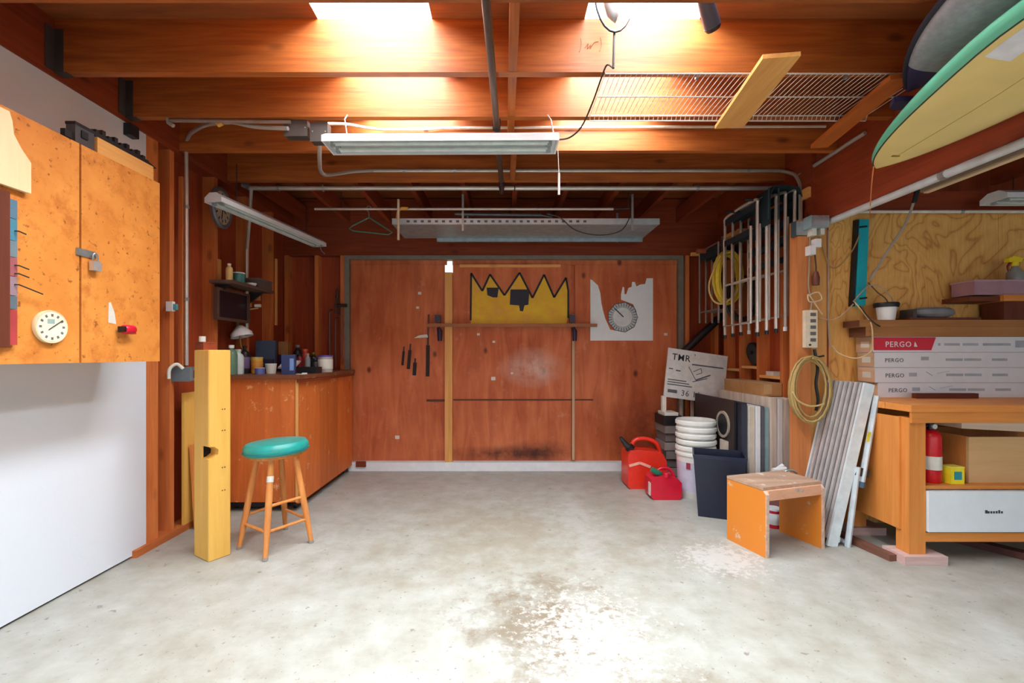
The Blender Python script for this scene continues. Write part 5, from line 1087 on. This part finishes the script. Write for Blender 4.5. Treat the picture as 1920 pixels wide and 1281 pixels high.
for x0 in (0, Ls - T):
    prof = [(0, 0), (Ds, 0), (Ds, hS - .0), (.02, hS), (0, hS - .02)]
    s_o = obj('side', prism(BM(), [(.004 + a * .986, b) for a, b in prof], x0, x0 + T, 'yz', Ms), LAM, so)
    obj('edge_tape', prism(BM(), [(0, 0), (.0035, 0), (.0035, hS - .02), (.022, hS), (.018, hS + .002), (0, hS - .018)], x0 - .001, x0 + T + .001, 'yz', Ms), WEDGE, s_o)
Bx('top', RAW, so, -.001, Ls + .001, .02, Ds, hS + .0025, hS + .02, .006, Ms)
Bx('apron', wood('apron_flesh', (206, 150, 116), (234, 180, 148), 'x', .6, 0, 6, (150, 160, 164)), so, T + .001, Ls - T - .001, .006, .024, hS - .055, hS + .002, .003, Ms)

# aluminium folding platform leaning on the bench
pf = thing('work_platform', 'folded aluminium work platform leaning against the right bench', 'platform', (2.0, 2.85, 0))
B0 = Vector((1.945, 2.715, 0)); up = Vector((.225, 0, .974)).normalized(); wv = Vector((0, 1, 0)); nv = Vector((up.z, 0, -up.x))      # nv points right and down, away from the deck face
MPf = Matrix((up, wv, nv)).transposed().to_4x4(); MPf.translation = B0 + Vector((0, 0, .004))
LD = 1.0
Bx('deck', plain('deck_alu', (120, 122, 124), .4, .5), pf, .04, LD, .012, .30, 0, .006, 0, MPf)
for i in range(7): Bx('deck_rib', plain('rib_alu', (204, 202, 200), .35, .3), pf, .04, LD, .018 + .041 * i, .036 + .041 * i, -.012, -.0005, .002, MPf)
for y0 in (0, .301): Bx('side_rail', plain('alu_bright', (214, 226, 230), .35, .15), pf, 0.0, LD, y0 - .004, y0 + .011, -.012, .05, .002, MPf)
Bx('end_cap', plain('alu_end', (176, 214, 222), .4, .3), pf, LD - .03, LD + .004, .012, .30, .007, .045, .003, MPf)
LG = plain('alu_leg', (200, 212, 218), .35, .25)
lf = []
for (o, s0_, e0_, nm) in ((.075, .42, .94, 'upper'), (.06, .02, .5, 'lower')):
    lgo = obj('leg_frame', tube(BM(), [MPf @ Vector((s0_, .0, o + (.05 if nm == 'lower' else .03))), MPf @ Vector((e0_, .0, o))], .017, 8), LG, pf)
    obj('leg', tube(BM(), [MPf @ Vector((s0_, .29, o + (.05 if nm == 'lower' else .03))), MPf @ Vector((e0_, .29, o))], .017, 8), LG, pf)
    obj('rung', tube(BM(), [MPf @ Vector((s0_ + .02, .0, o + (.045 if nm == 'lower' else .03))), MPf @ Vector((s0_ + .02, .29, o + (.045 if nm == 'lower' else .03)))], .013, 8), LG, pf)
    obj('foot', tube(BM(), [MPf @ Vector((s0_ - .035, .0, o + .05 * (nm == 'lower') + .03 * (nm == 'upper'))), MPf @ Vector((s0_ - .0005, .0, o + .05 * (nm == 'lower') + .03 * (nm == 'upper')))], .022, 8), plain('foot_blue', (60, 84, 100), .4) if nm == 'upper' else GALV, lgo, True)
Bx('hinge', DARKMET, pf, .45, .50, -.012, .01, .0505, .13, .004, MPf); Bx('brace', LG, pf, .03, .06, .012, .30, .0505, .07, .003, MPf)
Bx('warning_label', plain('label_yellow', (220, 206, 60), .5), pf, .66, .72, -.0205, -.0185, .06, .078, 0, MPf)

# ================================================================== RIGHT BENCH
rbx0, rbx1, ry0, ry1 = 2.235, 4.25, 2.50, 3.0
BW = lambda ax: wood('bench_fir_' + ax, (196, 118, 50), (226, 150, 76), ax, .5, .25)
rb_ = thing('workbench', 'sturdy fir workbench with a white drawer below the plywood wall', 'workbench', (3.2, 2.75, 0))
zb0 = .048
for x in (rbx0, rbx1 - .09):
    for y in (ry0, ry1 - .09): Bx('leg', BW('z'), rb_, x, x + .09, y, y + .085, zb0, .80, .004)
for i in range(3): Bx('top_plank', BW('x'), rb_, rbx0 - .006, rbx1, ry0 - .02 + .175 * i, ry0 + .152 + .175 * i, .835, .872, .004)
Bx('apron', BW('x'), rb_, rbx0 + .001, rbx1, ry0 - .015, ry0 - .0005, .775, .834, .003)
Bx('lower_rail', BW('x'), rb_, rbx0 + .091, rbx1 - .091, ry0 + .005, ry0 + .04, .115, .165, .003)
Bx('shelf', BW('x'), rb_, rbx0 + .091, rbx1 - .091, ry0 + .01, ry1 - .02, .405, .424, .002)
Bx('side_panel', BW('z'), rb_, rbx0 - .012, rbx0 - .0005, ry0 + .05, ry1, .17, .80, .002)
dw = Bx('drawer', plain('drawer_white', (226, 234, 238), .35, 0, .03), rb_, rbx0 + .095, rbx0 + 1.15, ry0 - .012, ry0 + .3, .175, .398, .004)
bmx = BM()
for i, (w, h) in enumerate(((.016, .018), (.012, .012), (.012, .012), (.012, .012), (.012, .013), (.012, .018), (.012, .012))): box(bmx, rbx0 + .405 + i * .0145, rbx0 + .405 + i * .0145 + w * .8, ry0 - .0135, ry0 - .0121, .278, .278 + h)
obj('badge', bmx, plain('badge_dark', (60, 62, 66), .5), dw)
Bx('back_panel', BW('x'), rb_, rbx0 + .091, rbx1 - .091, ry1 - .015, ry1, .17, .80)
for (x, y, lb_) in ((rbx0 - .05, ry0 - .03, 'pale pinkish wood block under the near leg of the right bench'), (rbx1 - .13, ry0 - .03, 'wood block under the far front bench leg'), (rbx0 - .04, ry1 - .12, 'dark wood block under the rear left bench leg')):
    tag(obj('foot_block', box(BM(), x, x + .235, y, y + .15, 0, .0475), wood('block_pink', (196, 156, 146), (224, 196, 190), 'x', .6, .2), bev=.004), lb_, 'wood block')
tag(obj('floor_skid', box(BM(), 1.98, 2.06, 2.90, 3.02, 0, .03), DK('y'), bev=.004), 'short dark scrap of wood beside the partition post', 'wood block')
tag(obj('floor_skid', bar(BM(), (2.10, 2.95, .018), (2.165, 2.52, .018), .05, .035), wood('skid_brown', (96, 60, 48), (130, 88, 70), 'y', .7, .2), bev=.003), 'brown timber skid on the floor left of the right bench', 'timber')
tag(obj('floor_skid', bar(BM(), (2.72, 2.88, .02), (3.0, 2.45, .02), .07, .038), wood('skid_dark', (70, 40, 36), (100, 64, 54), 'y', .7, .2), bev=.003), 'dark timber skid on the floor under the white drawer', 'timber')
# things on the bench shelf
zsf = .4245
fe = thing('fire_extinguisher', 'red fire extinguisher with white label on the bench shelf', 'fire extinguisher', (2.40, 2.58, zsf))
fx, fy = 2.435, 2.59
obj('body', lathe(BM(), [(0, 0), (.044, 0), (.05, .008), (.05, .25), (.046, .275), (.03, .295), (.016, .30), (0, .30)], (fx, fy, zsf), 22), plain('ext_red', (204, 20, 32), .3, 0, .05), fe, True)
obj('label', lathe(BM(), [(.0502, .075), (.0512, .076), (.0512, .15), (.0502, .151)], (fx, fy, zsf), 22), OFFW, fe, True)
vv = obj('valve', tube(BM(), [(fx, fy, zsf + .3005), (fx, fy, zsf + .335)], .018, 12), BLACK, fe, True)
obj('lever', prism(BM(), [(fx - .045, zsf + .33), (fx + .03, zsf + .338), (fx + .035, zsf + .352), (fx - .02, zsf + .358), (fx - .05, zsf + .343)], fy - .010, fy + .010), BLACK, fe); obj('gauge', tube(BM(), [(fx + .0, fy - .019, zsf + .318), (fx, fy - .03, zsf + .318)], .014, 12), OFFW, vv)
obj('hose', tube(BM(), smooth_pts([(fx - .018, fy, zsf + .32), (fx - .055, fy, zsf + .30), (fx - .058, fy, zsf + .2), (fx - .056, fy, zsf + .12)], 4), .008, 8), BLACK, fe, True)
ye = thing('yellow_tin', 'yellow box with a blue green label beside the extinguisher', 'box', (2.51, 2.57, zsf))
Bx('box', plain('tin_yel', (232, 212, 40), .4), ye, 2.50, 2.575, 2.535, 2.60, zsf, zsf + .09, .003); Bx('label', plain('label_teal', (40, 140, 150), .5), ye, 2.517, 2.559, 2.533, 2.5345, zsf + .025, zsf + .07); Bx('lid', plain('tin_yel2', (240, 224, 90), .4), ye, 2.499, 2.576, 2.534, 2.601, zsf + .0905, zsf + .097, .002)
bxw = thing('wooden_box', 'large plywood box on the bench shelf right of the extinguisher', 'box', (3.0, 2.7, zsf))
Bx('front', wood('box_ply', (208, 164, 110), (228, 188, 136), 'x', .5, .15, 6), bxw, 2.625, 3.3, 2.56, 2.575, zsf, zsf + .26, .002); Bx('left_side', OAK, bxw, 2.625, 2.64, 2.5755, 2.93, zsf, zsf + .26, .002); Bx('bottom', OAK, bxw, 2.6405, 3.3, 2.5755, 2.93, zsf, zsf + .012); Bx('back', OAK, bxw, 2.6405, 3.3, 2.915, 2.93, zsf + .0125, zsf + .26)
tag(obj('tilted_board', bar(BM(), (2.60, 2.66, .755), (3.35, 2.66, .715), .17, .05, (0, 0, 1)), wood('tilt_pale', (206, 176, 146), (226, 200, 176), 'x', .6, .2), bev=.003), 'pale board tilted on top of the wooden box under the bench', 'board')
t_ = thing('storage_jar', 'grey pot behind the fire extinguisher', 'pot', (2.52, 2.85, zsf)); obj('pot', lathe(BM(), [(0, 0), (.05, 0), (.06, .28), (.055, .28), (.046, .01), (0, .01)], (2.52, 2.85, zsf), 18), plain('pot_taupe', (120, 100, 88), .6), t_, True); obj('rim', tube(BM(), [Vector((2.52 + .058 * math.cos(a), 2.85 + .058 * math.sin(a), zsf + .282)) for a in [q * PI / 8 for q in range(16)]], .004, 6, True), OFFW, t_, True)
# flooring cartons on the bench
PX0 = 2.362; zc0 = .8725
PB = plain('carton_white', (222, 226, 232), .5, 0, .03); PE = wood('carton_end', (196, 160, 124), (216, 182, 148), 'y', .7, 0)
PRED = plain('carton_red', (208, 40, 62), .5, 0, .05)
plabs = ('flooring carton lowest on the bench, behind the dark strip', 'flooring carton second from the bottom of the stack', 'flooring carton second from the top, white band', 'topmost flooring carton with the red banner')
ph = [.095, .098, .098, .10]
z = zc0
for i in range(4):
    dx = (.02, .0, -.003, -.012)[i]; h = ph[i]; x0 = PX0 + dx + .045; x1 = 4.05; yf = 2.94
    b = thing('flooring_carton', plabs[i], 'box', (x0, 3.0, z), 'flooring cartons stacked on the bench')
    Bx('carton', PB, b, x0, x1, yf, 3.085, z, z + h - .001, .002); Bx('end_flap', PE, b, x0 - .0025, x0 - .0003, yf + .003, 3.082, z + .003, z + h - .004)
    Bx('end_label', OFFW, b, x0 - .0035, x0 - .0028, yf + .03, 3.04, z + .03, z + h - .03)
    bm2 = BM(); yp = yf - .0012
    if i == 3:
        obj('red_banner', prism(BM(), [(x0 + .002, z + .012), (x0 + .375, z + .012), (x0 + .405, z + h - .004), (x0 + .002, z + h - .004)], yf - .0016, yf - .0002), PRED, b)
        text('lettering', 'PERGO', .05, (x0 + .075, yf - .0028, z + .034), (1, 0, 0), (0, 0, 1), WHITE, b); prism(bm2, [(x0 + .262, z + .035), (x0 + .284, z + .035), (x0 + .278, z + .05), (x0 + .268, z + .068)], yp - .0016, yp - .0006)
        obj('swoosh', bm2, WHITE, b); bm2 = BM()
        for u, w in ((.42, .015), (.46, .10), (.58, .10), (.71, .18)): box(bm2, x0 + u, x0 + u + w, yp, yp + .001, z + .042, z + .058)
        box(bm2, x0 + .92, x0 + 1.0, yp, yp + .001, z + .03, z + .075)
    else:
        text('lettering', 'PERGO', .036, (x0 + .065, yf - .0012, z + .034), (1, 0, 0), (0, 0, 1), plain('print_dark', (92, 98, 110), .6), b)
        for u, w, v in (((.30, .05, .045),) if i == 2 else ((.22, .05, .04),)) + ((.46, .11, .042), (.58, .11, .042), (.76, .10, .042), (1.0, .1, .042)): box(bm2, x0 + u, x0 + u + w, yp, yp + .001, z + v, z + v + (.016 if w > .06 else .024))
        if i < 2: bar(bm2, (x0 + .33, yp, z + .07), (x0 + .37, yp, z + .045), .001, .006, (0, 1, 0)); bar(bm2, (x0 + .40, yp, z + .06), (x0 + .48, yp, z + .075), .001, .006, (0, 1, 0))
    obj('print', bm2, plain('print_light', (166, 174, 184), .6), b)
    z += h + .0008
tag(obj('dark_strip', box(BM(), 2.60, 2.995, 2.86, 2.89, .8725, .905), wood('strip_red', (84, 36, 28), (108, 52, 40), 'x', .6, 0), bev=.002), 'dark red wooden strip lying on the right bench top', 'wood strip')
# two brown long cartons on top
zz2 = z
for i, (x0, hh, lb_) in enumerate(((2.34, .062, 'long brown carton lying directly on the white flooring cartons'), (2.30, .045, 'long brown carton on top of the other brown carton'))):
    c = thing('long_carton', lb_, 'box', (x0, 3.0, zz2)); Bx('carton', wood('brown_carton', (138, 92, 52), (168, 120, 72), 'x', .7, 0, 5), c, x0, 4.1, 2.93, 3.075, zz2, zz2 + hh, .003); Bx('end_flap', wood('brown_end', (84, 48, 32), (110, 66, 44), 'y', .7, 0), c, x0 - .002, x0 - .0003, 2.933, 3.072, zz2 + .003, zz2 + hh - .003); zz2 += hh + .0008
ZT = zz2
wc = thing('white_pot', 'white cup with black rim and cords on the brown cartons', 'cup', (2.54, 3.0, ZT)); c = Vector((W(1663, 600, 2.98).x, 2.985, ZT))
obj('cup', lathe(BM(), [(0, 0), (.045, 0), (.056, .085), (.052, .085), (.042, .006), (0, .006)], c, 20), WHITE, wc, True); obj('rim', lathe(BM(), [(.0525, .0855), (.066, .0855), (.07, .105), (.066, .115), (.055, .115), (.0525, .0855)], c, 20), BLACK, wc, True)
tc_ = thing('tarp_bundle', 'grey folded cloth bundle on a thin brown board', 'cloth', (2.8, 3.0, ZT)); c = Vector((W(1750, 595, 2.98).x, 2.99, ZT))
obj('bundle', lathe(BM(), [(0, 0), (.09, .004), (.125, .022), (.12, .05), (.09, .066), (0, .07)], c + Vector((0, 0, .0165)), 20, Matrix.Diagonal((1.08, .62, 1, 1))), plain('tarp_grey', (118, 122, 128), .8, 0, .2), tc_, True); Bx('fold', plain('tarp_dark', (74, 66, 64), .8), tc_, c.x - .17, c.x - .145, c.y - .05, c.y + .05, .0165 + ZT, ZT + .07, .006)
tag(obj('thin_board', box(BM(), c.x - .19, c.x + .27, 2.94, 3.06, ZT, ZT + .016), wood('thin_brown', (96, 50, 32), (128, 72, 46), 'x', .6, 0), bev=.002), 'thin dark board under the grey bundle', 'board')
# right bracket shelf with bin and spray bottle
rs = thing('bay_shelf', 'wooden shelf with a brown support at the right picture edge', 'shelf', (3.3, 3.0, 1.3)); zr = W(1850, 565, 2.92).z
Bx('board', BW('x'), rs, W(1882, 560, 2.9).x, 4.3, 2.90, 3.1015, zr, zr + .04, .003); Bx('dark_board', wood('shelf_end', (92, 44, 26), (124, 66, 40), 'x', .6, .1), rs, W(1808, 560, 2.95).x, W(1882, 560, 2.9).x - .0005, 2.92, 3.1015, zr + .001, zr + .032, .002)
Bx('support', wood('support', (92, 44, 30), (120, 64, 44), 'z', .6, .1), rs, W(1886, 600, 2.92).x, W(1886, 600, 2.92).x + .30, 2.93, 3.07, ZT, zr - .0005, .003)
pb_ = thing('plastic_bin', 'mauve plastic storage bin on the right shelf', 'bin', (3.2, 3.0, zr + .04)); xq0 = W(1824, 540, 2.92).x; zq = zr + .0405
MAU = plain('bin_mauve', (166, 128, 140), .35)
bmx = BM(); box(bmx, xq0, 4.0, 2.91, 3.06, zq, zq + .005)
for q in ((xq0, xq0 + .005, 2.91, 3.06), (3.995, 4.0, 2.91, 3.06), (xq0 + .005, 3.995, 2.91, 2.915), (xq0 + .005, 3.995, 3.055, 3.06)): box(bmx, *q, zq + .005, zq + .085)
obj('body', bmx, MAU, pb_); Bx('contents', plain('bin_grey', (130, 112, 122), .6), pb_, xq0 + .006, 3.99, 2.916, 3.054, zq + .006, zq + .075); Bx('lid', plain('bin_lid', (186, 150, 160), .35), pb_, xq0 - .006, 4.0, 2.905, 3.065, zq + .0855, zq + .096, .003)
sx = W(1906, 510, 2.97).x; zq2 = zq + .0965
sp = thing('spray_bottle', 'grey spray bottle with a yellow trigger head on the mauve bin', 'bottle', (sx, 2.98, zq2))
obj('body', lathe(BM(), [(0, 0), (.04, 0), (.042, .01), (.04, .06), (.02, .085), (.016, .10), (0, .10)], (sx, 2.98, zq2), 18), plain('spray_grey', (150, 152, 148), .3), sp, True)
YL = plain('spray_yellow', (236, 206, 30), .4); obj('head', prism(BM(), [(sx - .055, zq2 + .125), (sx + .03, zq2 + .125), (sx + .04, zq2 + .15), (sx - .02, zq2 + .165), (sx - .055, zq2 + .15)], 2.965, 2.995), YL, sp, bev=.004); obj('collar', tube(BM(), [(sx, 2.98, zq2 + .1005), (sx, 2.98, zq2 + .1245)], .019, 12), YL, sp, True)
obj('trigger', tube(BM(), smooth_pts([(sx - .03, 2.98, zq2 + .124), (sx - .045, 2.98, zq2 + .10), (sx - .04, 2.98, zq2 + .07)], 4), .007, 8), plain('trigger_red', (120, 40, 30), .4), sp, True)
# teal level, straps, cords on the plywood
lv = thing('spirit_level', 'teal spirit level hanging on the plywood wall', 'level', W(1614, 570, 3.06)); a = W(1607, 574, 3.06); b = W(1630, 411, 3.06)
TL = plain('level_teal', (24, 170, 184), .35); prl = [W(1605, 574, 3.06), W(1624, 573, 3.06), W(1631, 411, 3.06), W(1613, 411, 3.06)]
obj('body', prism(BM(), [(p.x, p.z) for p in prl], 3.065, 3.095), TL, lv, bev=.003); sd = [W(1599, 574, 3.06), W(1604.5, 574, 3.06), W(1612.5, 411, 3.06), W(1608, 411, 3.06)]
obj('edge', prism(BM(), [(p.x, p.z) for p in sd], 3.068, 3.1005), BLACK, lv)
for py in (426, 560): q = W(1618, py, 3.06); obj('vial', tube(BM(), [Vector((q.x - .02, 3.0625, q.z)), Vector((q.x + .028, 3.0625, q.z + .006))], .006, 8), BLACK if py < 500 else DARKMET, lv, True)
stp = thing('hanging_strap', 'long grey strap slanting down across the plywood from the ceiling', 'strap', W(1640, 520, 2.9)); q0 = W(1722, 350, 2.72); q1 = W(1632, 525, 3.02)
pts = smooth_pts([q0, W(1700, 415, 2.85), W(1665, 470, 2.95), q1], 5); bmx = BM()
for a, b in zip(pts, pts[1:]): bar(bmx, a, b, .016, .004, (0, 1, 0))
obj('strap', bmx, plain('strap_grey', (160, 146, 134), .7), stp); obj('buckle', bar(BM(), W(1722, 348, 2.718), W(1714, 380, 2.765), .024, .012, (0, 1, 0)), BLACK, stp)
def cord(label, pts, r_, mat, n=5, cat='cord', name='cord'):
    return tag(obj(name, tube(BM(), smooth_pts(pts, n), r_, 6), mat, None, True), label, cat)
ye_ = 3.03
cord('grey cord looping from the white cup up to the strap end', [W(1676, 590, 2.96), W(1672, 560, 2.98), W(1650, 538, 3.0), W(1630, 536, 3.02), W(1612, 552, 3.03), W(1600, 566, 3.04)], .0045, CABLE)
cord('dark cord looping beside the white cup', [W(1672, 588, 2.94), W(1662, 562, 2.96), W(1645, 548, 3.0), W(1628, 530, 3.04)], .004, plain('cord_dark', (84, 70, 60), .5))
cord('tan cord drooping in a wide loop in front of the cartons', [W(1602, 566, 3.03), W(1622, 590, 2.98), W(1634, 610, 2.92), W(1636, 640, 2.91), W(1632, 660, 2.91), W(1606, 672, 2.93), W(1575, 664, 3.0), W(1560, 648, 3.03)], .0045, plain('cord_tan', (206, 178, 132), .6))
cord('black lead curving under the white cup', [W(1650, 612, 2.91), W(1640, 606, 2.91), W(1626, 592, 2.95), W(1612, 574, 3.03)], .004, BLACK)
cord('grey cord swagging from the post to the teal level', [W(1532, 430, 3.03), W(1548, 480, 3.035), W(1556, 500, 3.035), W(1572, 500, 3.035), W(1598, 470, 3.04), W(1612, 440, 3.05)], .0045, TAN)
cord('long pale cable hanging straight down the pale post', [W(1553, 432, 3.035), W(1553, 540, 3.035), W(1553, 600, 3.035), W(1556, 650, 3.035)], .005, CABLE)
cord('pale cord slanting from the level down to the post', [W(1600, 570, 3.04), W(1580, 590, 3.035), W(1560, 600, 3.03), W(1535, 596, 3.02)], .004, plain('cord_pale', (206, 170, 140), .6))
# post: power strip, cables, adapters, coil
ps = thing('power_strip', 'white power strip screwed to the partition post', 'power strip', W(1522, 652, 3.0)); q0 = W(1508, 652, 3.01); q1 = W(1530, 582, 3.01)
Bx('body', plain('strip_beige', (214, 204, 180), .4), ps, q0.x, q1.x, 2.995, 3.0285, q0.z, q1.z, .004); bmx = BM()
for i in range(5): zz_ = q0.z + .04 + i * .042; box(bmx, q0.x + .03, q1.x - .012, 2.992, 2.9945, zz_, zz_ + .022)
obj('socket', bmx, plain('socket_grey', (96, 92, 90), .5), ps); Bx('switch', BLACK, ps, q0.x + .02, q0.x + .034, 2.9915, 2.9945, q0.z + .012, q0.z + .024)
ad = thing('plug_adapter', 'cluster of white plug adapters under the box on the post', 'adapter', W(1526, 470, 3.0)); q0 = W(1518, 474, 3.0)
for i, (px, py, w, h) in enumerate(((1520, 476, .035, .06), (1530, 462, .04, .055), (1523, 440, .03, .045), (1539, 438, .025, .04))):
    q = W(px, py, 3.0); Bx('adapter', WHITE if i < 2 else OFFW, ad, q.x - w / 2, q.x + w / 2, 2.975 + .002 * i, 3.0285, q.z - .01, q.z - .01 + h, .004)
bp_ = thing('brown_plug', 'brown adapter plug hanging on its lead on the post', 'plug', W(1530, 535, 3.0)); q = W(1530, 535, 3.0)
obj('body', tube(BM(), [q, q + Vector((0, 0, .05)), q + Vector((0, 0, .09))], [.02, .022, .012], 10), plain('plug_brown', (104, 56, 42), .5), bp_, True); obj('lead', tube(BM(), smooth_pts([q + Vector((0, 0, .09)), W(1530, 500, 3.0), W(1528, 478, 3.005)], 4), .005, 6), plain('lead_brown', (90, 54, 44), .5), bp_, True)
cord('grey mains cable along the left edge of the post', [W(1519, 430, 3.02), W(1517, 500, 3.02), W(1516, 540, 3.02), W(1522, 560, 3.01), W(1520, 582, 3.0)], .005, CABLE)
cord('tangled tan lead knotted above the power strip', [W(1514, 555, 3.0), W(1534, 548, 2.99), W(1540, 562, 2.99), W(1518, 566, 2.985), W(1516, 552, 2.985), W(1530, 572, 2.99), W(1542, 590, 3.0)], .0045, plain('cord_ivory', (206, 184, 150), .6))
cord('dark lead dropping behind the hung extension cord', [W(1527, 655, 3.0), W(1533, 690, 2.99), W(1530, 720, 2.98), W(1534, 750, 2.99), W(1530, 770, 3.0)], .010, BLACK)
cc = W(1518, 729, 2.96)
ec, pts = coil('extension_cord', 'tan extension cord coiled on the partition post', (cc.x, 2.96, cc.z), .115, .20, 6, .0062, plain('ext_cord', (176, 150, 92), .5), .010, 0, .014, 3, 'cord')
obj('cross_loop', tube(BM(), smooth_pts([W(1486, 735, 2.92), W(1497, 752, 2.92), W(1520, 762, 2.92), W(1545, 758, 2.92)], 5), .006, 6), plain('ext_cord2', (196, 170, 112), .5), ec, True)
obj('hook', tube(BM(), [(cc.x + .05, 2.9, cc.z + .215), (cc.x + .05, 3.0, cc.z + .20), (cc.x + .05, 3.0295, cc.z + .20)], .006, 6), DARKMET, ec)
